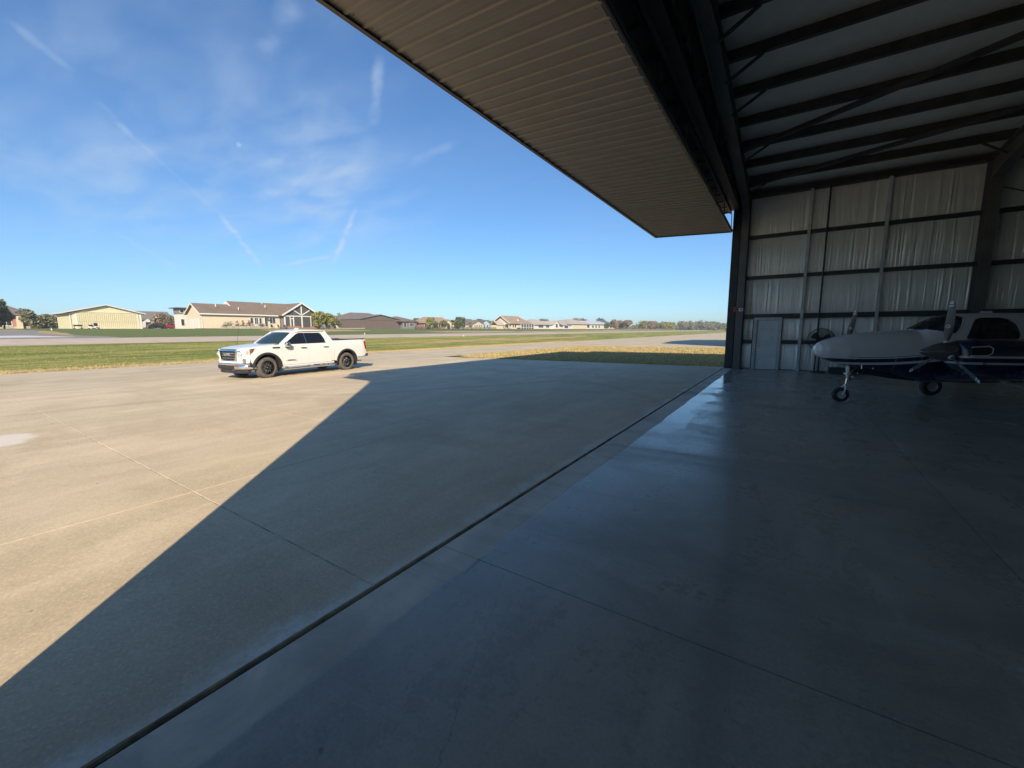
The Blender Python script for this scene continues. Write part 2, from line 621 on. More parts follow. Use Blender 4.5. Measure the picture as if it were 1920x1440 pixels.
# concrete of the apron
def concrete(name, c1, c2, rough=0.85, seam=False, gloss=False, stains=0.5):
    m, nt, b = new_mat(name)
    k = NT(nt)
    v = k.pos()
    x, y, z = k.xyz(v)
    big = k.noise(k.mp(v, (0.55, 0.13, 1), (0, 0, 0.2)), 1.0, 5, 0.6, 0.4)
    mid = k.noise(k.mp(v, (1.6, 0.55, 1), (0, 0, 0.1)), 1.3, 7, 0.62, 0.3)
    fin = k.noise(v, 16.0, 6, 0.7)
    grit = k.noise(v, 160.0, 3, 0.7)
    f = k.m('ADD', k.m('MULTIPLY', big, 0.5), k.m('MULTIPLY', mid, 0.5))
    col = k.mix(k.sm(f, 0.36, 0.66), c1, c2)
    col = k.mix(k.sm(fin, 0.35, 0.7, 0.0, 0.22), col, tuple(c * 1.25 for c in c2))
    col = k.mix(k.sm(grit, 0.5, 0.8, 0.0, 0.30), col, tuple(c * 0.55 for c in c1))
    # warm brown weathering in broad drifts
    wb_ = k.noise(k.mp(v, (0.30, 0.75, 1), (0, 0, 0.1), (9, 3, 0)), 0.8, 7, 0.66, 0.5)
    if not gloss:
        col = k.mix(k.sm(wb_, 0.45, 0.70, 0.0, 0.42), col, (c1[0] * 0.80, c1[1] * 0.72, c1[2] * 0.66))
        pl_ = k.noise(k.mp(v, (1.1, 0.4, 1), (0, 0, 0.5), (1, 6, 0)), 1.7, 7, 0.7)
        col = k.mix(k.sm(pl_, 0.55, 0.75, 0.0, 0.35), col, tuple(min(1, c * 1.18) for c in c2))
    # dark rubber and oil smudges
    sp = k.noise(k.mp(v, (1.0, 0.45, 1), (0, 0, 0.3), (4.3, 1.7, 0)), 2.1, 5, 0.55)
    col = k.mix(k.sm(sp, 0.66, 0.80, 0.0, stains), col, tuple(c * 0.42 for c in c1))
    spot = k.noise(v, 5.5, 2, 0.5)
    col = k.mix(k.sm(spot, 0.755, 0.79, 0.0, 0.6), col, tuple(c * 0.30 for c in c1))
    grain = k.noise(v, 48.0, 5, 0.75)
    col = k.mix(k.sm(grain, 0.48, 0.34, 0.0, 0.34), col, tuple(c * 0.55 for c in c1))
    col = k.mix(k.sm(grain, 0.52, 0.66, 0.0, 0.40), col, tuple(min(1, c * 1.28) for c in c2))
    # curved tyre tracks
    tk = k.m('ABSOLUTE', k.m('SUBTRACT', k.noise(k.mp(v, (0.10, 0.055, 1), (0, 0, 0.6), (3, 4, 0)), 1.0, 1, 0.3), 0.5))
    col = k.mix(k.m('MULTIPLY', k.sm(tk, 0.002, 0.009, 1.0, 0.0), k.sm(fin, 0.3, 0.65, 0.0, 0.30)), col, tuple(c * 0.5 for c in c1))
    rgh = k.sm(f, 0.3, 0.7, rough - 0.05, min(1.0, rough + 0.05))
    if seam:
        # pale bloom along the door threshold
        wv = k.m('MULTIPLY', k.m('SUBTRACT', k.noise(v, 1.3, 5, 0.6), 0.38), 0.75)
        d = k.m('SUBTRACT', k.m('SUBTRACT', -2.24, x), wv)
        blo = k.m('MULTIPLY', k.sm(d, -0.12, 0.10, 1.0, 0.0), k.sm(fin, 0.25, 0.6, 0.35, 1.0))
        col = k.mix(k.m('MULTIPLY', blo, 0.75), col, (0.84, 0.82, 0.75))
        # old white spill on the sunny side
        dx = k.m('ADD', x, 10.75)
        dy = k.m('ADD', y, -0.75)
        wb = k.m('MULTIPLY', k.m('SUBTRACT', k.noise(v, 2.4, 4), 0.5), 0.9)
        rr = k.m('ADD', k.m('ADD', k.m('MULTIPLY', dx, dx), k.m('MULTIPLY', k.m('MULTIPLY', dy, dy), 2.4)), wb)
        col = k.mix(k.sm(rr, 0.22, 0.55, 0.75, 0.0), col, (0.82, 0.77, 0.68))
    if gloss:
        # threshold strip left unsealed; ragged edge of the sealer
        wv = k.m('ADD', k.m('MULTIPLY', k.m('SUBTRACT', k.noise(v, 0.9, 3), 0.5), 0.10), k.m('MULTIPLY', k.m('SUBTRACT', k.noise(v, 7, 4), 0.5), 0.035))
        e = k.m('ADD', x, wv)
        bare = k.sm(e, -1.875, -1.845, 1.0, 0.0)
        col = k.mix(bare, col, k.mix(k.sm(mid, 0.3, 0.7), (0.60, 0.55, 0.43), (0.78, 0.71, 0.56)))
        lip = k.m('MULTIPLY', k.sm(e, -1.90, -1.862, 0.0, 1.0), k.sm(e, -1.862, -1.825, 1.0, 0.0))
        col = k.mix(k.m('MULTIPLY', lip, k.sm(fin, 0.4, 0.7, 0.1, 0.7)), col, (0.5, 0.5, 0.48))
        # worn, smoother pool of sealer by the far end of the opening
        pool = k.m('MULTIPLY', k.sm(k.m('ADD', e, k.m('MULTIPLY', mid, 0.9)), -1.12, -0.90, 1.0, 0.0), k.sm(y, 6.0, 10.0, 0.0, 1.0))
        rgh = k.sm(k.m('ADD', k.m('MULTIPLY', mid, 0.6), k.m('MULTIPLY', fin, 0.4)), 0.35, 0.65, rough, rough + 0.14)
        rgh = k.m('SUBTRACT', rgh, k.m('MULTIPLY', pool, 0.20))
        wear = k.noise(k.mp(v, (0.5, 1.3, 1), (0, 0, 0.35)), 0.9, 8, 0.68, 0.6)
        col = k.mix(k.sm(wear, 0.44, 0.66, 0.0, 0.45), col, tuple(c * 0.62 for c in c1))
        rgh = k.m('ADD', rgh, k.sm(wear, 0.40, 0.70, -0.04, 0.14))
        dust = k.noise(k.mp(v, (2.2, 0.5, 1), (0, 0, -0.5), (2, 9, 0)), 1.4, 6, 0.65)
        col = k.mix(k.sm(dust, 0.54, 0.74, 0.0, 0.40), col, tuple(c * 1.35 for c in c2))
        rgh = k.m('MAXIMUM', rgh, k.m('MULTIPLY', bare, 0.8))
        # long hairline crack
        cx = k.m('ADD', k.m('ADD', k.m('MULTIPLY', y, -0.42), -0.62), k.m('MULTIPLY', k.m('SUBTRACT', k.noise(v, 2.6, 8, 0.7), 0.5), 0.16))
        dd = k.m('ABSOLUTE', k.m('SUBTRACT', x, cx))
        crk = k.m('MULTIPLY', k.sm(dd, 0.0005, 0.003, 1.0, 0.0), k.sm(y, 2.25, 2.3, 1.0, 0.0))
        col = k.mix(k.m('MULTIPLY', crk, 0.45), col, (0.02, 0.02, 0.02))
        # tyre scuffs
        sc = k.noise(k.mp(v, (3.2, 0.55, 1), (0, 0, -0.9)), 1.6, 3, 0.5)
        col = k.mix(k.sm(sc, 0.70, 0.76, 0.0, 0.5), col, (0.03, 0.03, 0.03))
    k.l(col, b.inputs['Base Color'])
    k.l(rgh, b.inputs['Roughness'])
    b.inputs['Specular IOR Level'].default_value = 0.5 if gloss else 0.3
    k.bump(k.m('ADD', k.m('MULTIPLY', fin, 0.6), grit), 0.15 if gloss else 0.35, 0.004, b)
    MATS[name] = m


concrete('apron_concrete', (0.56, 0.465, 0.31), (0.73, 0.61, 0.42), seam=True, stains=0.28)
concrete('taxi_concrete', (0.51, 0.43, 0.29), (0.69, 0.58, 0.40), stains=0.3)
concrete('runway_concrete', (0.54, 0.44, 0.34), (0.64, 0.53, 0.42), stains=0.15)
concrete('old_asphalt', (0.26, 0.245, 0.225), (0.33, 0.31, 0.28), stains=0.2)
concrete('floor_concrete', (0.32, 0.305, 0.25), (0.44, 0.42, 0.345), rough=0.25, gloss=True, stains=0.3)
simple('joint_fill', (0.52, 0.45, 0.34), 0.9, var=0.45, scale=5)
simple('joint_dark', (0.035, 0.035, 0.035), 0.9, var=0.3, scale=14)

# ---------------------------------------------------------------- ground
def sheet(name, xs, ys, lift, mat, kind='structure', zfn=gz, wob=0.0, seed=3):
    """ground sheet following the terrain profile, split along x at every break of slope"""
    lo, hi = min(xs), max(xs)
    cuts = sorted(set([lo, hi] + [c for c in (-2.27, -19.9, -32.0, -110.0) if lo < c < hi]))
    cols = []
    for a, b in zip(cuts[:-1], cuts[1:]):
        cols.append(a)
    cols.append(cuts[-1])
    y0, y1 = ys
    n = max(1, int((y1 - y0) / 6)) if wob else 1
    rr = random.Random(seed)
    mb = MB()
    v, f = [], []
    for j in range(n + 1):
        y = y0 + (y1 - y0) * j / n
        for i, x in enumerate(cols):
            dx = rr.uniform(-wob, wob) if wob and i in (0, len(cols) - 1) else 0
            v.append((x + dx, y, zfn(x) + lift))
    w = len(cols)
    for j in range(n):
        for i in range(w - 1):
            f.append((j * w + i, j * w + i + 1, (j + 1) * w + i + 1, (j + 1) * w + i))
    mb.add(v, f)
    o = mb.build(name, mat)
    return tag(o, kind=kind)


sheet('ground', (-4000, 2500), (-3000, 4200), -0.045, 'lawn_far')
sheet('taxiway', (-28.7, -19.9), (-400, 900), 0.0, 'taxi_concrete', wob=0.05)
sheet('runway', (-67.2, -54.3), (-500, 900), 0.0, 'runway_concrete', wob=0.05)
sheet('grass_verge', (-54.3, -28.7), (-400, 900), -0.006, 'lawn_band')
tag(MB().prism([(-19.9, -0.4), (60, -0.4), (60, -0.002), (-2.27, -0.002), (-19.9, -0.090)], 'y', 43.4, 420).build('neighbour_apron', 'taxi_concrete'), kind='structure')
# side taxiway and white-painted strip far on the left
def poly_sheet(name, pts, lift, mat):
    mb = MB()
    bm = bmesh.new()
    vs = [bm.verts.new((x, y, gz(x) + lift)) for x, y in pts]
    bm.faces.new(vs)
    for c in (-2.27, -19.9, -32.0, -110.0):
        bmesh.ops.bisect_plane(bm, geom=bm.verts[:] + bm.edges[:] + bm.faces[:], plane_co=(c, 0, 0), plane_no=(1, 0, 0))
    for v in bm.verts:
        v.co.z = gz(v.co.x) + lift
    mb.add([v.co[:] for v in bm.verts], [])
    bm.verts.index_update()
    mb.f = [tuple(v.index for v in f.verts) for f in bm.faces]
    mb.mi = [0] * len(mb.f)
    bm.free()
    return tag(mb.build(name, mat), kind='structure')


arc = []
for i in range(9):
    t = i / 8
    arc.append((-99.0 + 29.0 * t, 13.4 + 2.0 * t - 3.2 * math.sin(t * math.pi)))
poly_sheet('side_road', [(-105, -30), (-100, 9.5)] + arc + [(-67.2, 15.2), (-67.2, -30)], 0.0, 'old_asphalt')
poly_sheet('painted_strip', [(-76.5, -20), (-76.5, 9.0), (-71.5, 12.0), (-70.8, 12.0), (-71.4, -20)], 0.004, 'white_paint')
poly_sheet('path', [(-86.0, 77.0), (-84.5, 77.0), (-73.5, 104.0), (-67.2, 120.0), (-67.2, 131.0), (-76.0, 112.0)], 0.0, 'runway_concrete')

# dry, mown areas on the lots across the runway
def patch(name, cx, cy, rx, ry, mat, seed, lift=-0.03):
    rr = random.Random(seed)
    pts = []
    for i in range(40):
        a = 2 * math.pi * i / 40
        q = 1 + rr.uniform(-0.10, 0.10)
        pts.append((cx + rx * q * math.cos(a), cy + ry * q * math.sin(a)))
    return poly_sheet(name, pts, lift, mat)


patch('dry_lawn', -96, 58, 9, 13, 'lawn_dry', 4)
patch('dry_lawn', -78, 100, 7, 22, 'lawn_dry', 6)
patch('dry_lawn', -88, 10.2, 15, 3.6, 'lawn_dry', 9)
patch('dry_lawn', -76, 175, 6, 60, 'lawn_dry', 12)
patch('dry_lawn', -84, 310, 9, 90, 'lawn_dry', 14)
patch('dry_lawn', -40.5, 62, 3.0, 30, 'lawn_dry', 15, lift=-0.003)

# ragged grass edges along the pavement: many small blades
def blades(name, area_fn, n, h, mats, seed):
    rr = np.random.RandomState(seed)
    x, y = area_fn(rr, n)
    z = np.array([gz(a) for a in x]) - 0.02
    ang = rr.uniform(0, 2 * np.pi, n)
    hh = h * rr.uniform(0.4, 1.0, n)
    w = hh * rr.uniform(0.25, 0.6, n)
    lx, ly = rr.uniform(-0.5, 0.5, n) * hh, rr.uniform(-0.5, 0.5, n) * hh
    V = np.zeros((n, 3, 3))
    V[:, 0] = np.stack([x - np.cos(ang) * w, y - np.sin(ang) * w, z], 1)
    V[:, 1] = np.stack([x + np.cos(ang) * w, y + np.sin(ang) * w, z], 1)
    V[:, 2] = np.stack([x + lx, y + ly, z + hh + 0.02], 1)
    me = bpy.data.meshes.new(name)
    me.from_pydata(V.reshape(-1, 3).tolist(), [], np.arange(3 * n).reshape(-1, 3).tolist())
    for m_ in mats:
        me.materials.append(MATS[m_])
    me.polygons.foreach_set('material_index', rr.randint(0, len(mats), n))
    o = bpy.data.objects.new(name, me)
    C.objects.link(o)
    return tag(o, kind='stuff')


leafy('blade_green', (0.20, 0.22, 0.06), (0.38, 0.38, 0.13))
leafy('blade_dry', (0.50, 0.37, 0.18), (0.78, 0.60, 0.32))
leafy('blade_mid', (0.34, 0.29, 0.11), (0.58, 0.46, 0.20))

def strip_area(rr, n):
    x = rr.uniform(-19.8, -2.3, n)
    y = 21.3 + rr.uniform(0, 1, n) ** 1.3 * 22.0
    keep = ((x > -16.0) | (y > 21.4 + (-16.0 - x) * 0.3)) & (np.hypot(np.minimum(x + 17.0, 0), np.minimum(y - 24.5, 0)) < 3.1)
    return np.where(keep, x, -10.0), np.where(keep, y, 30.0)


def strip_poly():
    p = [(-2.25, 21.25), (-2.25, 43.4), (-19.9, 43.4), (-19.9, 24.5)]
    for i in range(9):
        a = math.pi + math.pi / 2 * i / 8
        p.append((-16.9 + 3.0 * math.cos(a), 24.4 + 3.1 * math.sin(a)))
    return p


poly_sheet('grass_strip', strip_poly(), -0.004, 'lawn_dry')
blades('grass', strip_area, 60000, 0.085, ['blade_green', 'blade_dry', 'blade_mid', 'blade_dry'], 1)
blades('verge_grass', lambda r, n: (-28.72 - np.abs(r.normal(0, 1, n)) * 0.9, r.uniform(-12, 60, n)), 55000, 0.08, ['blade_dry', 'blade_dry', 'blade_mid'], 2)
blades('verge_grass', lambda r, n: (-r.uniform(28.9, 54.0, n), r.uniform(-8, 70, n)), 40000, 0.06, ['blade_green', 'blade_green', 'blade_mid'], 5)

# ---------------------------------------------------------------- apron slabs, cast in bays with open joints
apron = tag(MB().prism([(-19.9, -0.40), (-2.25, -0.40), (-2.25, -0.005), (-19.9, -0.093)], 'y', -14, 21.25).build('apron', 'joint_fill'), kind='structure')
xs = [-19.9, -12.45, -5.35, -2.252]
ys = [-14.0, -4.6, 1.65, 4.55, 10.9, 16.1, 21.25]
faint = {4.55, 10.9, 16.1, -12.45}
for i in range(len(xs) - 1):
    for j in range(len(ys) - 1):
        g = lambda c: 0.003 if (c in faint or (c == -5.35 and j >= 3)) else (0.007 if c == 1.65 else 0.005)
        x0, x1, y0, y1 = xs[i] + g(xs[i]), xs[i + 1] - g(xs[i + 1]), ys[j] + g(ys[j]), ys[j + 1] - g(ys[j + 1])
        MB().prism([(x0, -0.35), (x1, -0.35), (x1, gz(x1)), (x0, gz(x0))], 'y', y0, y1).build('slab', 'apron_concrete', apron, bevel=0.0015, bev_seg=1)
tag(MB().prism([(-19.9, -0.4), (-2.27, -0.4), (-2.27, 0.0), (-19.9, -0.088)], 'y', -60, -14).build('apron_extension', 'taxi_concrete'), kind='structure')

# hangar floor slabs: threshold gap along the door line
floor = tag(MB().box(-2.20, 18.0, -1.0, 21.2, -0.40, -0.02).build('hangar_floor', 'joint_dark'), kind='structure')
fx = [-2.205, 1.5, 9.0, 18.0]
fy = [-1.0, 2.3, 5.3, 11.4, 21.2]
for i in range(3):
    for j in range(4):
        g = 0.0035
        MB().box(fx[i] + (0 if i == 0 else g), fx[i + 1] - g, fy[j] + g, fy[j + 1] - g, -0.30, 0.0).build('slab', 'floor_concrete', floor)
# rubber-lipped drain gap
tag(MB().box(-2.255, -2.205, -1.0, 21.2, -0.30, -0.030).build('threshold_channel', 'joint_dark'), kind='structure')

# ---------------------------------------------------------------- the hangar the camera stands in
def foil(name, c1, c2, rough):
    m, nt, b = new_mat(name)
    k = NT(nt)
    v = k.coord()
    f = k.noise(v, 1.2, 4)
    col = k.mix(k.sm(f, 0.3, 0.7), c1, c2)
    s_ = k.noise(k.mp(v, (6, 6, 0.5)), 1.5, 4, 0.6)
    col = k.mix(k.sm(s_, 0.55, 0.8, 0.0, 0.25), col, tuple(c * 0.5 for c in c1))
    k.l(col, b.inputs['Base Color'])
    b.inputs['Roughness'].default_value = rough
    b.inputs['Metallic'].default_value = 0.15 if rough < 0.3 else 0.0
    k.bump(k.noise(k.mp(v, (30, 30, 1.3)), 1.0, 4, 0.6), 0.5, 0.02, b)
    MATS[name] = m


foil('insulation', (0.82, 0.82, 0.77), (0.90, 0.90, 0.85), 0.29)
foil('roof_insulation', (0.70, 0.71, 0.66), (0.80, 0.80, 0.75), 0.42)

XD, XB = -2.2, 18.0           # door plane, back wall
YN, YF = -0.66, 21.06         # near and far side walls (inside faces)
RIDGE = 10.06


def roof_z(y, base=7.35):
    return base + (21.0 - max(y, 2 * RIDGE - y)) / 12


hg = thing('aircraft_hangar', 'large steel hangar with raised ribbed brown door, seen from inside its opening', 'hangar', (XD, YN, 0))
OF = tuple(hg.location)


def hpart(mb, name, mat, **kw):
    return mb.build(name, mat, hg, off=OF, **kw)


# roof: outer sheet and the insulation under it
mb = MB()
zt = 0.38
for (ya, yb) in ((YN - 0.25, RIDGE), (RIDGE, YF + 0.25)):
    v = [(XD - 0.1, ya, roof_z(ya) + zt), (XB + 0.2, ya, roof_z(ya) + zt), (XB + 0.2, yb, roof_z(yb) + zt), (XD - 0.1, yb, roof_z(yb) + zt)]
    v += [(a, b_, c + 0.06) for a, b_, c in v]
    mb.add(v, [(0, 1, 2, 3), (7, 6, 5, 4), (0, 4, 5, 1), (1, 5, 6, 2), (2, 6, 7, 3), (3, 7, 4, 0)])
hpart(mb, 'roof', 'brown_metal')

PUR = [19.5, 18.0, 16.5, 15.0, 13.4, 11.9, 10.4]
PUR_ALL = PUR + [2 * RIDGE - p for p in PUR]
edges_y = sorted([YN] + PUR_ALL + [YF])
rr = random.Random(5)
for a, b_ in zip(edges_y[:-1], edges_y[1:]):
    nx, ny = 60, 6
    v, f = [], []
    for i in range(nx + 1):
        x = XD + 0.1 + (XB - XD - 0.1) * i / nx
        for j in range(ny + 1):
            t = j / ny
            y = a + (b_ - a) * t
            sag = 0.05 * math.sin(math.pi * t)
            v.append((x, y, roof_z(y) + 0.29 - sag + rr.uniform(-0.006, 0.006)))
    for i in range(nx):
        for j in range(ny):
            q = i * (ny + 1) + j
            f.append((q, q + 1, q + ny + 2, q + ny + 1))
    hpart(MB().add(v, f), 'roof_insulation', 'roof_insulation', smooth=60)

# purlins (zed sections)
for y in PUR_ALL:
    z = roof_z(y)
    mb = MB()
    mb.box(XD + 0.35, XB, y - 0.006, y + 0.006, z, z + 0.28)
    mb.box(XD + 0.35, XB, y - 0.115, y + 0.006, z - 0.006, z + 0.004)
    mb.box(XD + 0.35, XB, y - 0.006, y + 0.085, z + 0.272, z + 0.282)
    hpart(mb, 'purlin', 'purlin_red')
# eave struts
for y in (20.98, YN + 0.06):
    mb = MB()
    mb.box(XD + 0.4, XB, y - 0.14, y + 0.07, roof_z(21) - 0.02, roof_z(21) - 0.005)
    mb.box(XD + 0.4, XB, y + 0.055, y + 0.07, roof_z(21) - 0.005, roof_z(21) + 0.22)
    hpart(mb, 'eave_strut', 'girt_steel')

# rigid frames: tapered column, haunch and rafter
def frame_profile(side_y, sgn):
    """outline in (y, z) of the flange line: column and rafter on one side; sgn +1 = far side"""
    pass


def frame(x0, x1, name='main_frame', shallow=False):
    mb = MB()
    for sgn in (1, -1):
        Y = lambda d: (YF - 0.02 - d) if sgn > 0 else (YN + 0.02 + d)
        d0, d1 = (0.36, 0.62) if not shallow else (0.34, 0.42)
        zc = 6.65
        top = roof_z(21.0)
        # web plates
        xm = (x0 + x1) / 2
        rb = 0.62 if not shallow else 0.45      # rafter depth near the knee
        re = 0.40 if not shallow else 0.38
        prof = [(Y(0), 0), (Y(d0), 0), (Y(d1), zc), (Y(d1 + 0.75), roof_z(21 - d1 - 0.75) - rb), (RIDGE, roof_z(RIDGE) - re), (RIDGE, roof_z(RIDGE)), (Y(0.0), top)]
        mb.prism(prof, 'x', xm - 0.006, xm + 0.006)
        # inner flange follows the inside line
        inner = [(Y(d0), 0), (Y(d1), zc), (Y(d1 + 0.75), roof_z(21 - d1 - 0.75) - rb), (RIDGE, roof_z(RIDGE) - re)]
        for p, q in zip(inner[:-1], inner[1:]):
            mb.beam((xm, p[0], p[1]), (xm, q[0], q[1]), x1 - x0, 0.018, up=(0, q[1] - p[1], -(q[0] - p[0])))
        outer = [(Y(0.01), 0), (Y(0.01), top)]
        mb.beam((xm, outer[0][0], 0), (xm, outer[1][0], top), x1 - x0, 0.018, up=(0, 1, 0))
        mb.beam((xm, Y(0.0), top - 0.01), (xm, RIDGE, roof_z(RIDGE) - 0.01), x1 - x0, 0.018)
        # base plate
        mb.box(x0 - 0.04, x1 + 0.04, Y(-0.02), Y(d0 + 0.05), 0.0, 0.02)
    return hpart(mb, name, 'column_steel')


simple('column_steel', (0.12, 0.115, 0.11), 0.45, var=0.2, scale=1.5)
frame(-1.86, -1.58, 'end_frame', True)
frame(5.30, 5.58)
frame(12.7, 12.98)
# end column flange stiffener and door guide rail at the jamb
for yy, s_ in ((YF, 1), (YN, -1)):
    mb = MB()
    y0 = yy - 0.33 * s_
    mb.box(-2.20, -1.90, yy - 0.28 * s_, yy - 0.262 * s_, 0, 7.2)
    mb.box(-2.20, -2.182, yy - 0.262 * s_, yy + 0.12 * s_, 0, 7.2)
    mb.box(-1.915, -1.90, yy - 0.262 * s_, yy + 0.0 * s_, 0, 7.2)
    hpart(mb, 'door_jamb', 'dark_steel')

# header truss above the opening
mb = MB()
mb.box(-2.18, -1.95, YN + 0.1, YF - 0.1, 6.80, 6.86)
mb.box(-2.18, -2.16, YN + 0.1, YF - 0.1, 6.86, 7.22)
mb.box(-2.18, -1.95, YN + 0.1, YF - 0.1, 7.20, 7.26)
hpart(mb, 'header_beam', 'dark_steel')
n = 14
for i in range(n):
    ya, yb = YN + 0.3 + (YF - YN - 0.6) * i / n, YN + 0.3 + (YF - YN - 0.6) * (i + 1) / n
    ym = (ya + yb) / 2
    mb = MB()
    mb.tube([(-1.96, ya, 6.9), (-1.96, ym, roof_z(ym) - 0.5)], 0.025, 6)
    mb.tube([(-1.96, ym, roof_z(ym) - 0.5), (-1.96, yb, 6.9)], 0.025, 6)
    hpart(mb, 'truss_brace', 'dark_steel')

# gable wall over the door
mb = MB()
pts = [(YN - 0.2, 7.0), (YF + 0.2, 7.0), (YF + 0.2, roof_z(YF + 0.2) + zt), (RIDGE, roof_z(RIDGE) + zt), (YN - 0.2, roof_z(YN - 0.2) + zt)]
mb.prism(pts, 'x', XD - 0.06, XD - 0.0)
hpart(mb, 'gable_wall', 'brown_metal')

# side, back wall shells (outside skin)
mb = MB()
mb.box(XD, XB + 0.1, YF + 0.14, YF + 0.19, 0, roof_z(YF) + 0.36)
hpart(mb, 'side_wall', 'brown_metal')
mb = MB()
mb.box(XD, XB + 0.1, YN - 0.19, YN - 0.14, 0, roof_z(YF) + 0.36)
hpart(mb, 'side_wall', 'brown_metal')
mb = MB()
mb.prism([(YN - 0.14, 0), (YF + 0.14, 0), (YF + 0.14, roof_z(YF) + .34), (RIDGE, roof_z(RIDGE) + .34), (YN - 0.14, roof_z(YN) + .34)], 'x', XB + 0.02, XB + 0.08)
hpart(mb, 'back_wall', 'brown_metal')

# insulation blankets, hanging in folds between the girts
GIRTS = [1.20, 2.30, 3.96, 5.66]
LEV = [0.03] + GIRTS + [7.34]


def blanket(x0, x1, z0, z1, yfar, seed, sgn=1):
    rr = random.Random(seed)
    dx = 0.016
    nx = int((x1 - x0) / dx)
    nz = 7
    comps = []
    for _ in range(9):
        comps.append((rr.uniform(3, 34), rr.uniform(0, 6.28), rr.uniform(0.15, 1.0), rr.uniform(-0.35, 0.35)))
    creases = [(rr.uniform(x0, x1), rr.uniform(0.008, 0.032), rr.uniform(0.005, 0.021) * rr.choice((-1, 1)), rr.uniform(-0.03, 0.03), rr.random() < 0.5)
               for _ in range(int((x1 - x0) * rr.uniform(6, 12)))]
    act = [0.5 + 0.5 * math.sin(0.9 * i / nx * 6.28 + seed) for i in range(nx + 1)]
    v, f = [], []
    for j in range(nz + 1):
        t = j / nz
        z = z0 + (z1 - z0) * t
        env = 0.18 + 0.82 * math.sin(math.pi * min(1, max(0, t))) ** 0.6
        for i in range(nx + 1):
            x = x0 + (x1 - x0) * i / nx
            d = 0
            for w, ph, am, tl in comps:
                d += am * math.sin(w * (x + tl * (t - 0.5) * 0.3) + ph)
            d *= 0.0022
            for cx, cw, ca, ct, full in creases:
                e = abs(x - cx - ct * t) / cw
                if e < 3:
                    fade = 1.0 if full else max(0.0, 1.0 - t * 1.3)
                    d += ca * math.exp(-e * e) * fade
            bow = 0.045 * math.sin(math.pi * t) ** 0.7
            v.append((x, yfar - sgn * (bow + d * env * (0.45 + act[i])), z))
    w = nx + 1
    for j in range(nz):
        for i in range(nx):
            q = j * w + i
            f.append((q, q + 1, q + w + 1, q + w))
    return MB().add(v, f)


sd = 100
for bay, (xa, xb) in enumerate(((-1.56, 5.32), (5.56, 12.7))):
    for lv in range(5):
        sd += 1
        za, zb = LEV[lv] + (0.06 if lv else 0), LEV[lv + 1] - 0.06
        if bay == 0 and lv < 2:
            # the doorway interrupts the lower two rows
            spans = ((-1.56, -1.20), (-0.10, xb))
            if lv == 1:
                zb = LEV[2] - 0.06
        else:
            spans = ((xa, xb),)
        for s0, s1 in spans:
            hpart(blanket(s0, s1, za, zb, YF + 0.02, sd), 'insulation_sheet', 'insulation', smooth=70)
# plain inner linings where the photograph does not look
hpart(MB().box(12.95, XB, YF + 0.0, YF + 0.02, 0, 7.4), 'insulation_sheet', 'insulation')
hpart(MB().box(XB - 0.02, XB, YN, YF, 0, 7.4), 'insulation_sheet', 'insulation')
hpart(MB().box(-1.9, XB, YN - 0.02, YN, 0, 7.4), 'insulation_sheet', 'insulation')

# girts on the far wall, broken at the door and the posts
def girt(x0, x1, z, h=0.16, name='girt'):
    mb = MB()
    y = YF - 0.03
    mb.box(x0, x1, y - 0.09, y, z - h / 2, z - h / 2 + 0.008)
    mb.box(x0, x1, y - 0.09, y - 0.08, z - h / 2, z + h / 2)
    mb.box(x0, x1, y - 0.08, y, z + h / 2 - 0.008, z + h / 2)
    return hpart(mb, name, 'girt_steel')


POSTS = [0.54, 2.89]
for z in GIRTS:
    cuts = [(-1.56, 0.485), (0.595, 2.835), (2.945, 5.32), (5.56, 12.7)]
    for a, b_ in cuts:
        if z < 2 and a < -1:
            girt(-1.56, -1.23, z)
            girt(-0.07, 0.485, z)
        else:
            girt(a, b_, z, 0.20 if abs(z - 2.3) < 0.1 else 0.15)
for x in POSTS:
    mb = MB()
    y = YF - 0.02
    mb.box(x - 0.05, x + 0.05, y - 0.125, y - 0.117, 0, roof_z(21) - 0.03)
    mb.box(x - 0.05, x - 0.042, y - 0.117, y, 0, roof_z(21) - 0.03)
    mb.box(x + 0.042, x + 0.05, y - 0.117, y, 0, roof_z(21) - 0.03)
    hpart(mb, 'wall_post', 'grey_steel')
hpart(MB().tube([(1.12, YF - 0.16, 0), (1.12, YF - 0.16, roof_z(21) - 0.05)], 0.032, 10), 'downpipe', 'dark_steel', smooth=40)
# light streaks of wall flashing seen between posts
for x in (1.9, 4.05):
    hpart(MB().box(x, x + 0.02, YF - 0.05, YF - 0.03, 0.02, 2.2), 'wall_tape', 'grey_steel')

# walk door in its frame
pd = hpart(MB().box(-1.03, -0.25, YF - 0.055, YF - 0.01, 0.01, 2.13), 'walk_door', 'door_paint', bevel=0.004)
mb = MB()
mb.tube([(-0.955, YF - 0.056, 1.03), (-0.955, YF - 0.11, 1.03)], 0.012, 8)
mb.tube([(-0.955, YF - 0.11, 1.03), (-0.85, YF - 0.11, 1.03)], 0.011, 8)
mb.lathe([(0.0, -0.07), (0.034, -0.07), (0.036, -0.056)], (-0.955, YF, 1.03), 'y', 16)
mb.build('handle', 'alloy', pd, off=OF, smooth=40)
MB().lathe([(0.0, -0.075), (0.028, -0.073), (0.030, -0.056)], (-0.955, YF, 1.16), 'y', 16).build('deadbolt', 'alloy', pd, off=OF, smooth=40)
mb = MB()
mb.box(-1.16, -1.035, YF - 0.13, YF + 0.0, 0, 2.25)
mb.box(-0.245, -0.12, YF - 0.13, YF + 0.0, 0, 2.25)
mb.box(-1.035, -0.245, YF - 0.13, YF + 0.0, 2.14, 2.25)
hpart(mb, 'door_frame', 'grey_steel', bevel=0.004)
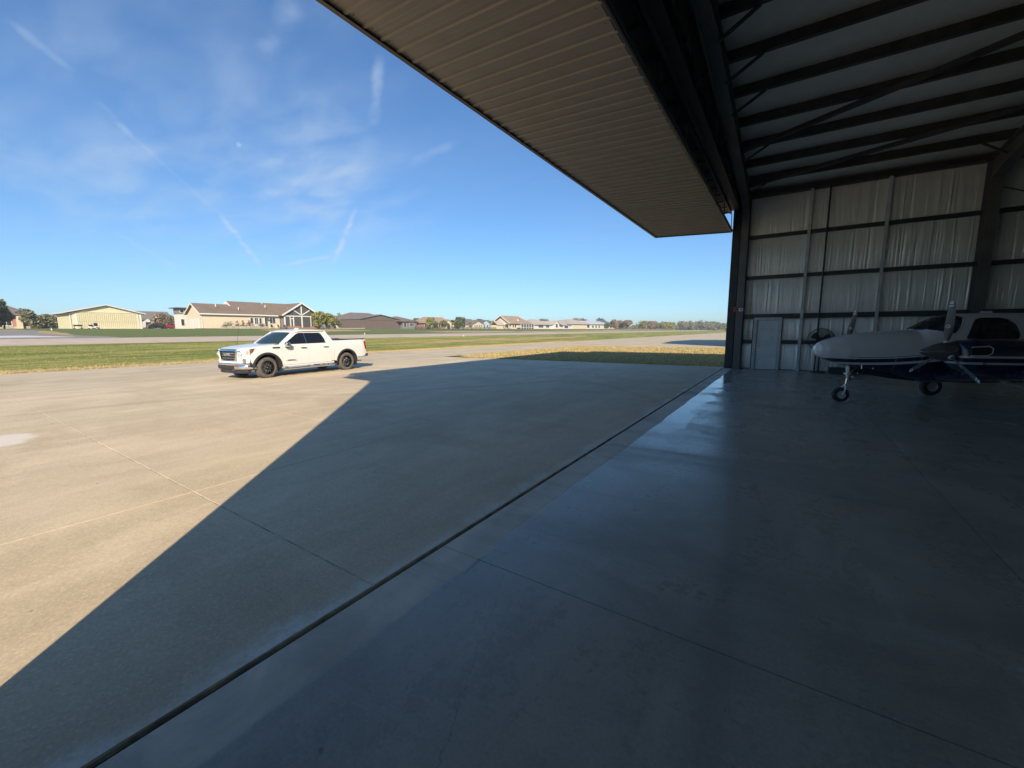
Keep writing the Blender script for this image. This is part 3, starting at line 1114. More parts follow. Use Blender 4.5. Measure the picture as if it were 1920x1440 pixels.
# switch boxes and conduit left of the door
for z in (1.36, 1.47):
    hpart(MB().box(-1.47, -1.39, YF - 0.20, YF - 0.125, z - 0.045, z + 0.045), 'switch_box', 'white_plastic', bevel=0.005)
hpart(MB().tube([(-1.36, YF - 0.15, 1.50), (-1.36, YF - 0.15, 2.9)], 0.011, 8), 'conduit', 'alloy', smooth=40)
hpart(MB().box(-1.50, -1.44, YF - 0.19, YF - 0.14, 2.78, 2.84), 'sensor', 'white_plastic', bevel=0.008)
# red call box and white door control on the end column
cb = hpart(MB().box(-1.95, -1.78, YF - 0.46, YF - 0.36, 2.50, 2.72), 'alarm_box', 'red_plastic', bevel=0.008)
MB().lathe([(0, -0.485), (0.03, -0.482), (0.035, -0.461)], (-1.865, YF, 2.61), 'y', 14).build('button', 'black_plastic', cb, off=OF, smooth=40)
cw = hpart(MB().box(-1.755, -1.575, YF - 0.45, YF - 0.36, 2.53, 2.68), 'control_box', 'white_plastic', bevel=0.006)
MB().lathe([(0, -0.47), (0.026, -0.468), (0.03, -0.451)], (-1.66, YF, 2.605), 'y', 14).build('button', 'black_plastic', cw, off=OF, smooth=40)

# roof bracing angles and flange braces
def brace(p, q, w=0.13):
    hpart(MB().beam(p, q, w, w * 0.9), 'roof_brace', 'purlin_red')


brace((-1.58, 16.45, roof_z(16.45) - 0.05), (5.35, 13.15, roof_z(13.15) - 0.05))
brace((-1.58, 19.6, roof_z(19.6) - 0.05), (5.35, 17.2, roof_z(17.2) - 0.05))
brace((5.6, 13.2, roof_z(13.2) - 0.05), (12.7, 16.5, roof_z(16.5) - 0.05))
hpart(MB().beam((5.45, YF - 0.5, 6.4), (12.7, YF - 0.3, 3.2), 0.03, 0.03), 'wall_brace', 'dark_steel')
for y in (19.5, 16.5, 13.4, 11.9, 10.4):
    hpart(MB().beam((-1.62, y, roof_z(y) - 0.42), (-0.85, y, roof_z(y) + 0.01), 0.075, 0.05), 'flange_brace', 'purlin_red')
    hpart(MB().beam((5.32, y, roof_z(y) - 0.40), (4.75, y, roof_z(y) + 0.01), 0.075, 0.05), 'flange_brace', 'purlin_red')

# ------------------------------------------------ bifold door folded up over the apron
bd = hpart(MB().tube([(-2.26, 0.75, 6.02), (-2.26, 21.05, 6.02)], 0.02, 6).box(-2.34, -2.22, 0.75, 21.05, 6.035, 6.10), 'bifold_door', 'dark_steel')


def zlow(x):
    return 6.05 + (-x - 2.25) * (0.175 / 3.3)


# profile of one cladding panel along y: three major ribs, small stiffeners
def panel_mesh(w=0.99):
    prof = []
    for r_ in range(3):
        o_ = r_ * w / 3
        prof += [(o_ + 0.0, 0), (o_ + 0.020, -0.024), (o_ + 0.048, -0.024), (o_ + 0.068, 0), (o_ + 0.145, 0), (o_ + 0.152, -0.003), (o_ + 0.172, -0.003),
                 (o_ + 0.179, 0), (o_ + 0.235, 0), (o_ + 0.242, -0.003), (o_ + 0.262, -0.003), (o_ + 0.269, 0)]
    prof.append((w - 0.003, 0))
    v, f = [], []
    for x in (-2.29, -3.4, -4.5, -5.52):
        v += [(x + 2.29, p[0], zlow(x) - zlow(-2.29) + p[1]) for p in prof]
    n = len(prof)
    for s_ in range(3):
        for i in range(n - 1):
            f.append((s_ * n + i, s_ * n + i + 1, (s_ + 1) * n + i + 1, (s_ + 1) * n + i))
    # folded rim gives the sheet its depth
    mb = MB()
    mb.add(v, f)
    mb.add([(a, b_, c + 0.004) for a, b_, c in v], [t[::-1] for t in f])
    return mb


proto = None
for i in range(21):
    y = 0.80 + i * 0.9633
    if proto is None:
        pm = panel_mesh(0.9633)
        proto = pm.build('door_panel', 'brown_metal', bd)
        me = proto.data
        o_ = proto
    else:
        o_ = proto.copy()
        C.objects.link(o_)
        o_.parent = bd
    o_.location = (-2.29 - OF[0], y - OF[1], zlow(-2.29) - 0.008 - OF[2])
# screw heads holding the cladding
mb = MB()
for i in range(63):
    y = 0.80 + i * 0.3211 + 0.115
    for x in (-2.42, -5.42):
        z = zlow(x) - 0.008
        mb.box(x - 0.006, x + 0.006, y - 0.006, y + 0.006, z - 0.006, z + 0.002)
mb.build('screws', 'dark_steel', bd, off=OF)['kind'] = 'stuff'
# trims
mb = MB()
mb.box(-5.575, -5.55, 0.76, 21.06, 6.165, 6.31)
mb.box(-5.55, -5.50, 0.76, 21.06, 6.165, 6.172)
mb.build('edge_trim', 'brown_trim', bd, off=OF)
MB().box(-2.30, -2.275, 0.76, 21.06, 6.00, 6.055).build('edge_trim', 'brown_trim', bd, off=OF)
for y in (0.76, 21.05):
    MB().prism([(-5.55, 6.17), (-2.28, 6.0), (-2.28, 6.09), (-5.55, 6.30)], 'y', y - 0.006, y + 0.006).build('edge_trim', 'brown_trim', bd, off=OF)
# door leaf frames (hollow tube) above the cladding
mb = MB()
for x in (-2.34, -3.4, -4.45, -5.46):
    mb.box(x - 0.04, x + 0.04, 0.78, 21.04, zlow(x) + 0.01, zlow(x) + 0.09)
for i in range(22):
    y = 0.8 + i * 0.96
    mb.beam((-2.34, y, zlow(-2.34) + 0.14), (-5.46, y, zlow(-5.46) + 0.14), 0.06, 0.06)
mb.build('lower_leaf_frame', 'dark_steel', bd, off=OF)
mb = MB()
for x, z in ((-2.34, 6.80), (-3.4, 6.74), (-4.45, 6.68), (-5.46, 6.62)):
    mb.box(x - 0.04, x + 0.04, 0.78, 21.04, z, z + 0.09)
for i in range(22):
    y = 0.8 + i * 0.96
    mb.beam((-2.34, y, 6.86), (-5.46, y, 6.68), 0.06, 0.06)
    mb.beam((-5.40, y, 6.30), (-5.40, y, 6.64), 0.05, 0.05)
mb.build('upper_leaf_frame', 'dark_steel', bd, off=OF)
MB().prism([(-5.55, 6.74), (-2.20, 6.93), (-2.20, 7.02), (-5.55, 7.05)], 'y', 0.76, 21.06).build('upper_leaf', 'brown_metal', bd, off=OF)
for i in range(9):
    y = 1.0 + i * 2.5
    MB().beam((-2.28, y, 6.1), (-2.30, y, 6.8), 0.10, 0.02).build('hinge_strap', 'dark_steel', bd, off=OF)

# ---------------------------------------------------------------- neighbouring hangar, which throws the shadow on the far pavement
nh = thing('neighbour_hangar', 'brown steel hangar next along the row, hidden behind the far wall', 'hangar', (-2.2, 44.6, 0))
NO = tuple(nh.location)
mb = MB()
mb.prism([(44.6, 0), (66.8, 0), (66.8, 7.7), (55.7, 8.7), (44.6, 7.7)], 'x', -2.2, 18)
mb.build('wall', 'brown_metal', nh, off=NO)
MB().box(-2.26, -2.205, 46, 65.4, 0, 6.6).build('hangar_door', 'brown_trim', nh, off=NO)
mb = MB()
for a, b_ in ((44.3, 55.7), (55.7, 67.1)):
    za, zb = (7.72, 8.75) if a < 50 else (8.75, 7.72)
    v = [(-2.5, a, za), (18.3, a, za), (18.3, b_, zb), (-2.5, b_, zb)]
    v += [(p, q, r_ + 0.08) for p, q, r_ in v]
    mb.add(v, [(0, 1, 2, 3), (7, 6, 5, 4), (0, 4, 5, 1), (1, 5, 6, 2), (2, 6, 7, 3), (3, 7, 4, 0)])
mb.build('roof', 'brown_metal', nh, off=NO)

# ---------------------------------------------------------------- white crew-cab pickup on the apron
TX, TY, TA = -17.95, 9.76, 0.0884
truck = thing('pickup_truck', 'white crew cab pickup truck with black wheels, parked on the sunny apron', 'pickup truck', (TX, TY, -0.079))
truck.rotation_euler = (0, 0, -math.pi / 2 + TA)
simple('arch_plastic', (0.03, 0.03, 0.032), 0.6)
simple('under_dark', (0.012, 0.012, 0.012), 0.8)
glass('truck_glass', (0.012, 0.015, 0.02), 0.12)
glass('windshield_glass', (0.035, 0.075, 0.10), 0.35)  # teal base colour paints in the sky reflected by the windshield
simple('emblem_metal', (0.85, 0.85, 0.86), 0.42, 0.9, var=0.02)
AXF, AXR, WR, WZ = 1.87, -1.875, 0.405, 0.405


def side_y(x, z):
    """half width of the body at a point of the side view"""
    y = 1.005 + 0.028 * math.sin(math.pi * min(1, max(0, (z - 0.45) / 0.9)))
    if z > 1.16:
        y -= 0.22 * (z - 1.16) ** 1.3
    if z > 1.31:
        y -= 0.26 * (z - 1.31)
    if x > 2.15:
        y -= 0.20 * ((x - 2.15) / 0.7) ** 2
    if x < -2.6:
        y -= 0.05 * ((-2.6 - x) / 0.45) ** 2
    return y


def skin(outline, sgn, yf=side_y, zc=(0.55, 0.7, 0.85, 1.0, 1.12, 1.18, 1.25, 1.31, 1.4, 1.5, 1.62, 1.75), xc=(), depth=0.035, off=0.0):
    """curved sheet from a side-view outline, with its rim turned inward"""
    bm = bmesh.new()
    vs = [bm.verts.new((x, 0, z)) for x, z in outline]
    bm.faces.new(vs)
    allc = [((0, 0, z), (0, 0, 1)) for z in zc] + [((x, 0, 0), (1, 0, 0)) for x in list(xc) + [2.2, 2.35, 2.5, 2.6, 2.7, 2.8, -2.7, -2.85, -2.95]]
    for co, no in allc:
        bmesh.ops.bisect_plane(bm, geom=bm.verts[:] + bm.edges[:] + bm.faces[:], plane_co=co, plane_no=no, dist=1e-5)
    for v in bm.verts:
        v.co.y = sgn * (yf(v.co.x, v.co.z) + off)
    be = [e for e in bm.edges if e.is_boundary]
    ret = bmesh.ops.extrude_edge_only(bm, edges=be)
    for v in [g for g in ret['geom'] if isinstance(g, bmesh.types.BMVert)]:
        v.co.y -= sgn * depth
    bm.verts.index_update()
    mb = MB()
    mb.add([v.co[:] for v in bm.verts], [tuple(v.index for v in f.verts) for f in bm.faces])
    bm.free()
    return mb


def arc(cx, cz, r, a0, a1, n=14):
    return [(cx + r * math.cos(R(a0 + (a1 - a0) * i / n)), cz + r * math.sin(R(a0 + (a1 - a0) * i / n))) for i in range(n + 1)]


AR = 0.535
for sg in (1, -1):
    # front wing, with the wheel arch cut out
    a = arc(AXF, WZ + 0.02, AR, 8, 186)
    out = [(2.42, 0.50), (2.44, 0.56)]
    fender = [(2.46, 0.62), (2.50, 0.86), (2.40, 1.10), (2.22, 1.19), (2.10, 1.205), (1.6, 1.255), (1.285, 1.285), (1.285, 0.50), (1.30, 0.44)] + arc(AXF, WZ + 0.02, AR, 176, 12)[0:]
    skin(fender, sg).build('front_fender', 'truck_white', truck, smooth=35)
    # doors
    skin([(1.275, 0.47), (1.275, 1.30), (0.135, 1.315), (0.135, 0.47)], sg).build('front_door', 'truck_white', truck, smooth=35)
    rd = [(0.125, 0.47), (0.125, 1.315), (-1.03, 1.33), (-1.03, 0.80), (-1.02, 0.47)]
    skin(rd, sg).build('rear_door', 'truck_white', truck, smooth=35)
    # cab pillars and roof rail around the side glass
    rail = [(1.36, 1.29), (1.10, 1.46), (0.64, 1.755), (0.42, 1.815), (0.1, 1.855), (-0.5, 1.862), (-0.86, 1.845), (-0.96, 1.80), (-1.17, 1.40), (-1.17, 0.50), (-1.04, 0.50), (-1.04, 1.33),
            (-0.78, 1.335), (-0.80, 1.46), (-0.70, 1.70), (-0.62, 1.755), (0.36, 1.755), (0.50, 1.70), (0.93, 1.44), (1.12, 1.315), (1.13, 1.30)]
    skin(rail, sg).build('cab_side', 'truck_white', truck, smooth=35)
    # glass and pillar
    skin([(1.12, 1.30), (0.93, 1.435), (0.50, 1.695), (0.36, 1.75), (0.165, 1.748), (0.165, 1.305)], sg, off=-0.014, depth=0.004).build('side_window', 'truck_glass', truck, smooth=60)
    skin([(0.095, 1.305), (0.095, 1.748), (-0.62, 1.75), (-0.70, 1.69), (-0.79, 1.46), (-0.78, 1.325)], sg, off=-0.014, depth=0.004).build('side_window', 'truck_glass', truck, smooth=60)
    skin([(0.150, 1.30), (0.150, 1.752), (0.110, 1.752), (0.110, 1.30)], sg, off=-0.008, depth=0.02).build('door_pillar', 'alloy', truck)
    mb = MB()
    mb.beam((1.12, sg * (side_y(1, 1.31) + 0.004), 1.303), (-0.80, sg * (side_y(0, 1.31) + 0.004), 1.325), 0.012, 0.016)
    mb.build('window_trim', 'black_gloss', truck)
    # bed side
    bed = [(-1.195, 0.50), (-1.195, 1.40), (-1.6, 1.41), (-2.96, 1.43), (-3.02, 1.36), (-3.03, 0.72), (-2.93, 0.62), (-2.50, 0.60), (-2.42, 0.50)] + arc(AXR, WZ + 0.02, AR, 172, 10) + [(-1.30, 0.48)]
    skin(bed, sg).build('bed_side', 'truck_white', truck, smooth=35)
    MB().beam((-1.20, sg * 0.925, 1.425), (-2.98, sg * 0.915, 1.445), 0.10, 0.025).build('bed_rail', 'black_plastic', truck, bevel=0.006)
    # dark arch mouldings
    for ax, aa in ((AXF, (182, -2)), (AXR, (182, -2))):
        mb = MB()
        rings = []
        for (px, pz) in arc(ax, WZ + 0.015, AR - 0.005, aa[0], aa[1], 22):
            dx, dz = px - ax, pz - WZ - 0.015
            d = math.hypot(dx, dz)
            dx, dz = dx / d, dz / d
            y = side_y(px, pz)
            rings.append([(px - dx * 0.02, sg * (y - 0.10), pz - dz * 0.02), (px - dx * 0.015, sg * (y + 0.022), pz - dz * 0.015), (px + dx * 0.055, sg * (side_y(px + dx * .05, pz + dz * .05) + 0.018), pz + dz * 0.055),
                          (px + dx * 0.062, sg * (side_y(px + dx * .06, pz + dz * .06) - 0.01), pz + dz * 0.062)])
        mb.loft(rings)
        mb.build('arch_moulding', 'arch_plastic', truck, smooth=40)
    # sill and running board
    skin([(1.29, 0.40), (1.29, 0.465), (-1.17, 0.465), (-1.17, 0.40)], sg, off=-0.02, depth=0.1).build('sill', 'truck_white', truck)
    rb = MB()
    rb.tube([(1.24, sg * 1.02, 0.315), (1.15, sg * 1.08, 0.315), (-1.02, sg * 1.08, 0.325), (-1.12, sg * 1.02, 0.325)], 0.045, 12)
    for x in (1.0, 0.0, -0.9):
        rb.beam((x, sg * 0.75, 0.37), (x, sg * 1.05, 0.32), 0.05, 0.03)
    rb.build('running_board', 'chrome', truck, smooth=50)
    # handles
    for hx in (0.315, -0.76):
        y = side_y(hx, 1.13)
        MB().tube([(hx - 0.12, sg * (y + 0.004), 1.13), (hx - 0.10, sg * (y + 0.038), 1.135), (hx + 0.10, sg * (y + 0.038), 1.135), (hx + 0.12, sg * (y + 0.004), 1.13)], 0.015, 8).build('door_handle', 'black_gloss', truck, smooth=50)
    # vent and badge bars
    MB().prism([(1.66, 1.165), (1.63, 1.205), (1.34, 1.205), (1.34, 1.145), (1.60, 1.145)], 'y', sg * (side_y(1.5, 1.17) - 0.01), sg * (side_y(1.5, 1.17) + 0.008)).build('fender_vent', 'black_gloss', truck)
    # mirror
    mb = MB()
    mb.beam((1.08, sg * 0.97, 1.21), (1.08, sg * 1.13, 1.18), 0.10, 0.07)
    mb.build('mirror_arm', 'black_plastic', truck, bevel=0.01)
    mb = MB()
    rings = []
    for t, s_ in ((0, 0.72), (0.04, 0.95), (0.12, 1.0), (0.17, 0.8), (0.19, 0.3)):
        ring = []
        for j in range(16):
            aa_ = 2 * math.pi * j / 16
            cu = math.copysign(abs(math.cos(aa_)) ** 0.6, math.cos(aa_))
            su = math.copysign(abs(math.sin(aa_)) ** 0.6, math.sin(aa_))
            ring.append((1.02 + t, sg * (1.15 + 0.105 * s_ * cu), 1.29 + 0.105 * s_ * su))
        rings.append(ring)
    mb.loft(rings)
    mr = mb.build('mirror', 'chrome', truck, smooth=50)
    MB().box(1.008, 1.019, sg * 1.07, sg * 1.23, 1.215, 1.365).build('mirror_glass', 'window_dark', mr)

# raised lettering on the front door (the badge in the photograph is too small to read apart from its strokes)
def lettering(txt, size, parent, mat, M4, name='lettering', ext=0.004, space=1.0):
    cu = bpy.data.curves.new('text', 'FONT')
    cu.body = txt
    cu.size = size
    cu.extrude = ext
    cu.space_character = space
    cu.align_x = 'CENTER'
    cu.resolution_u = 3
    to = bpy.data.objects.new('text', cu)
    C.objects.link(to)
    dg = bpy.context.evaluated_depsgraph_get()
    me = bpy.data.meshes.new_from_object(to.evaluated_get(dg))
    bpy.data.objects.remove(to)
    me.transform(M4)
    me.materials.clear()
    me.materials.append(MATS[mat])
    o = bpy.data.objects.new(name, me)
    C.objects.link(o)
    o.parent = parent
    return o


lettering('SIERRA', 0.075, truck, 'black_gloss', Matrix.Translation((0.90, 1.036, 0.64)) @ Matrix.Rotation(math.pi, 4, 'Z') @ Matrix.Rotation(R(90), 4, 'X') @ Matrix.Diagonal((1.35, 0.7, 1, 1)), 'door_badge', space=1.1)
MB().box(0.66, 1.14, 1.030, 1.0355, 0.625, 0.634).build('badge_bar', 'black_gloss', truck)

# hood
mb = MB()
rings = []
hy = [-0.90, -0.86, -0.80, -0.66, -0.60, -0.52, -0.25, 0, 0.25, 0.52, 0.60, 0.66, 0.80, 0.86, 0.90]
for x, zc_, wv in ((2.74, 1.09, 0.86), (2.72, 1.155, 0.88), (2.62, 1.20, 0.93), (2.3, 1.245, 0.99), (1.9, 1.28, 1.03), (1.5, 1.31, 1.045), (1.25, 1.325, 1.05), (1.12, 1.325, 1.045)):
    ring = []
    for y in hy:
        e = abs(y) / 0.90
        z = zc_ - 0.02 * e ** 2 - (0.055 * max(0, (e - 0.88) / 0.12))
        if 0.50 < abs(y) < 0.70 and x < 2.7:
            z += 0.014
        if abs(y) <= 0.52 and x < 2.7:
            z += 0.004
        ring.append((x, y * wv, z))
    rings.append(ring)
mb.loft(rings, cap=False, closed=False)
n = len(hy)
o_h = mb.build('hood', 'truck_white', truck, smooth=40, solid=0.02)

# windshield and roof
mb = MB()
rings = []
for t in range(9):
    u = t / 8
    ring = []
    for j in range(13):
        w = j / 6 - 1
        x0_, z0_ = 1.40 - 0.16 * w * w, 1.315
        x1_, z1_ = 0.66 - 0.10 * w * w, 1.815 - 0.035 * w * w
        y0_, y1_ = 0.885 * w, 0.72 * w
        bul = 0.03 * math.sin(math.pi * u)
        ring.append((x0_ + (x1_ - x0_) * u + bul, y0_ + (y1_ - y0_) * u, z0_ + (z1_ - z0_) * u + bul))
    rings.append(ring)
mb.loft(rings, cap=False, closed=False)
mb.build('windshield', 'windshield_glass', truck, smooth=60, solid=0.006)
mb = MB()
rings = []
for x, z, w in ((0.70, 1.80, 0.73), (0.62, 1.845, 0.745), (0.40, 1.885, 0.76), (0.0, 1.908, 0.77), (-0.5, 1.905, 0.765), (-0.85, 1.882, 0.75), (-0.93, 1.84, 0.735), (-0.95, 1.80, 0.73)):
    ring = []
    for j in range(17):
        q = j / 8 - 1
        e = abs(q)
        ring.append((x + (-0.07 * q * q if x > 0.5 else 0), w * 1.06 * math.copysign(e ** 0.9, q), z - 0.028 * e ** 2 - 0.04 * max(0, (e - 0.86) / 0.14)))
    rings.append(ring)
mb.loft(rings, cap=False, closed=False)
mb.build('roof', 'truck_white', truck, smooth=50, solid=0.02)
MB().prism([(0.02, 1.905), (-0.06, 1.965), (-0.16, 1.965), (-0.20, 1.905)], 'y', -0.03, 0.03).build('roof_antenna', 'truck_white', truck, bevel=0.012)
# windshield pillars
for sg in (1, -1):
    MB().beam((1.27, sg * 0.905, 1.30), (0.585, sg * 0.735, 1.80), 0.065, 0.055).build('windshield_pillar', 'truck_white', truck, bevel=0.012)
MB().box(1.24, 1.42, -0.85, 0.85, 1.29, 1.312).build('cowl', 'black_plastic', truck)
# cab rear wall with window
MB().box(-1.17, -1.12, -0.93, 0.93, 0.50, 1.38).box(-0.99, -0.93, -0.74, 0.74, 1.74, 1.84).build('cab_back', 'truck_white', truck)
MB().prism([(-1.15, 1.38), (-1.14, 1.38), (-0.96, 1.78), (-0.97, 1.78)], 'y', -0.76, 0.76).build('rear_window', 'truck_glass', truck)

# dark inner shell (footwells, engine bay, chassis) and cabin contents
mb = MB()
mb.box(-1.12, 1.25, -0.93, 0.93, 0.42, 0.50)
mb.box(1.28, 1.30, -0.90, 0.90, 0.45, 1.27)
mb.box(-2.95, 2.5, -0.42, 0.42, 0.42, 0.60)
mb.box(1.30, 2.45, -0.60, 0.60, 0.50, 1.15)
mb.box(-2.95, -1.2, -0.62, 0.62, 0.55, 1.30)
for sg in (1, -1):
    mb.box(-1.12, 1.25, sg * 0.90, sg * 0.93, 0.5, 1.28)
    mb.box(-2.95, -2.45, sg * 0.62, sg * 0.93, 0.62, 1.35)
    mb.box(-1.36, -1.2, sg * 0.62, sg * 0.93, 0.5, 1.35)
    mb.box(1.30, 1.34, sg * 0.60, sg * 0.93, 0.5, 1.2)
mb.build('chassis', 'under_dark', truck)
for ax in (AXF, AXR):
    MB().tube([(ax, -0.75, WZ), (ax, 0.75, WZ)], 0.06, 10).build('axle', 'under_dark', truck)
for (x, y) in ((0.45, 0.42), (0.45, -0.42), (-0.5, 0.42), (-0.5, -0.42)):
    mb = MB()
    mb.box(x - 0.25, x + 0.25, y - 0.25, y + 0.25, 0.75, 0.92)
    mb.prism([(x - 0.30, 0.85), (x - 0.15, 0.85), (x - 0.28, 1.50), (x - 0.38, 1.50)], 'y', y - 0.24, y + 0.24)
    mb.box(x - 0.40, x - 0.30, y - 0.13, y + 0.13, 1.50, 1.68)
    mb.build('seat', 'black_plastic', truck, bevel=0.03)
MB().box(0.92, 1.26, -0.85, 0.85, 1.02, 1.27).build('dashboard', 'black_plastic', truck, bevel=0.03)
mb = MB()
mb.tube([(0.78 + 0.06 * math.sin(a_) * 0.6, 0.42 + 0.19 * math.cos(a_), 1.17 + 0.19 * math.sin(a_)) for a_ in [2 * math.pi * i / 20 for i in range(21)]], 0.016, 6)
mb.build('steering_wheel', 'black_plastic', truck, smooth=50)
# bed cover
MB().box(-2.93, -1.22, -0.87, 0.87, 1.40, 1.428).build('bed_cover', 'black_plastic', truck, bevel=0.006)

# wheels
def wheel(cx, cy, out, steer):
    w = bpy.data.objects.new('wheel', None)
    C.objects.link(w)
    w.parent = truck
    w.location = (cx, cy, WZ)
    w.rotation_euler = (0, 0, steer)
    prof = [(0.275, -0.125), (0.30, -0.14), (0.35, -0.145), (0.385, -0.13), (0.403, -0.10), (0.405, -0.04), (0.405, 0.04), (0.403, 0.10), (0.385, 0.13), (0.35, 0.145), (0.30, 0.14), (0.275, 0.125)]
    MB().loft([[(r_ * math.cos(2 * math.pi * j / 48), h_, r_ * math.sin(2 * math.pi * j / 48)) for j in range(48)] for r_, h_ in prof], cap=False).build('tyre', 'dusty_rubber', w, smooth=40)
    # tread blocks
    tb = MB()
    for i in range(44):
        a_ = 2 * math.pi * i / 44
        for yy in (-0.085, 0.0, 0.085):
            a2 = a_ + (0.07 if yy == 0 else 0)
            c_, s_ = math.cos(a2), math.sin(a2)
            tb.beam((0.398 * c_, yy - 0.034, 0.398 * s_), (0.398 * c_, yy + 0.034, 0.398 * s_), 0.038, 0.024, up=(c_, 0, s_))
    tb.build('tread', 'dusty_rubber', w)
    o = out
    MB().loft([[(r_ * math.cos(2 * math.pi * j / 40), h_ * o, r_ * math.sin(2 * math.pi * j / 40)) for j in range(40)] for r_, h_ in
               [(0.278, 0.125), (0.268, 0.128), (0.258, 0.10), (0.252, -0.12)]], cap=False).build('rim', 'black_gloss', w, smooth=40)
    MB().lathe([(0.0, 0.02 * o), (0.20, 0.02 * o), (0.20, 0.0)], (0, 0, 0), 'y', 24).build('brake_disc', 'grey_steel', w, smooth=40)
    sp = MB()
    for i in range(8):
        for da in (-0.13, 0.13):
            a_ = 2 * math.pi * i / 8 + 0.2
            p = (0.06 * math.cos(a_), 0.085 * o, 0.06 * math.sin(a_))
            q = (0.258 * math.cos(a_ + da), 0.112 * o, 0.258 * math.sin(a_ + da))
            sp.beam(p, q, 0.020, 0.03, up=(0, 1, 0))
    sp.build('spokes', 'black_gloss', w, bevel=0.003)
    MB().lathe([(0.0, 0.125 * o), (0.035, 0.122 * o), (0.055, 0.10 * o), (0.075, 0.06 * o)], (0, 0, 0), 'y', 24).build('hub_cap', 'black_gloss', w, smooth=40)
    # machined glints on the spoke edges
    gl = MB()
    for i in range(8):
        a_ = 2 * math.pi * i / 8 + 0.2
        gl.beam((0.12 * math.cos(a_), 0.104 * o, 0.12 * math.sin(a_)), (0.17 * math.cos(a_), 0.112 * o, 0.17 * math.sin(a_)), 0.02, 0.012, up=(0, 1, 0))
    gl.build('spoke_inserts', 'alloy', w)
    # mud flap / inner splash guard
    return w


wheel(AXF, 0.86, 1, R(8))
wheel(AXF, -0.86, -1, R(8))
wheel(AXR, 0.86, 1, 0)
wheel(AXR, -0.86, -1, 0)
for sg in (1, -1):
    for ax in (AXF, AXR):
        # wheel-well liner
        rings = []
        for (px, pz) in arc(ax, WZ + 0.02, AR - 0.012, 190, -10, 20):
            rings.append([(px, sg * 0.60, pz), (px, sg * (side_y(px, pz) - 0.03), pz)])
        MB().loft(rings, cap=False, closed=False).build('wheel_liner', 'under_dark', truck, smooth=40, solid=0.006)
        MB().box(ax - 0.56, ax - 0.545, sg * 0.72, sg * 1.0, 0.20, 0.58).build('mud_flap', 'arch_plastic', truck)

# front end
simple('grille_black', (0.008, 0.008, 0.009), 0.4)
MB().box(2.60, 2.70, -0.60, 0.60, 0.70, 1.12).build('grille_backing', 'grille_black', truck)
mb = MB()
fr = [(-0.60, 1.15), (0.60, 1.15), (0.65, 1.08), (0.56, 0.70), (0.46, 0.67), (-0.46, 0.67), (-0.56, 0.70), (-0.65, 1.08)]
inn = [(-0.52, 1.08), (0.52, 1.08), (0.54, 1.05), (0.47, 0.76), (0.40, 0.74), (-0.40, 0.74), (-0.47, 0.76), (-0.54, 1.05)]
v = [(2.76, y, z) for y, z in fr] + [(2.79, y, z) for y, z in inn] + [(2.70, y, z) for y, z in inn] + [(2.66, y, z) for y, z in fr]
f = []
for i in range(8):
    j = (i + 1) % 8
    f += [(i, j, 8 + j, 8 + i), (8 + i, 8 + j, 16 + j, 16 + i), (24 + i, 24 + j, j, i)]
mb.add(v, f)
gr = mb.build('grille', 'chrome', truck, smooth=30)
for z in (1.0, 0.90, 0.81):
    MB().box(2.715, 2.765, -0.51 + (1.0 - z) * 0.25, 0.51 - (1.0 - z) * 0.25, z - 0.018, z + 0.016).build('bar', 'chrome', gr, bevel=0.006)
lettering('GMC', 0.155, gr, 'emblem_metal', Matrix.Translation((2.79, 0, 0.905)) @ Matrix.Rotation(R(90), 4, 'Z') @ Matrix.Rotation(R(90), 4, 'X') @ Matrix.Diagonal((1.45, 1, 1, 1)), 'emblem', ext=0.014)
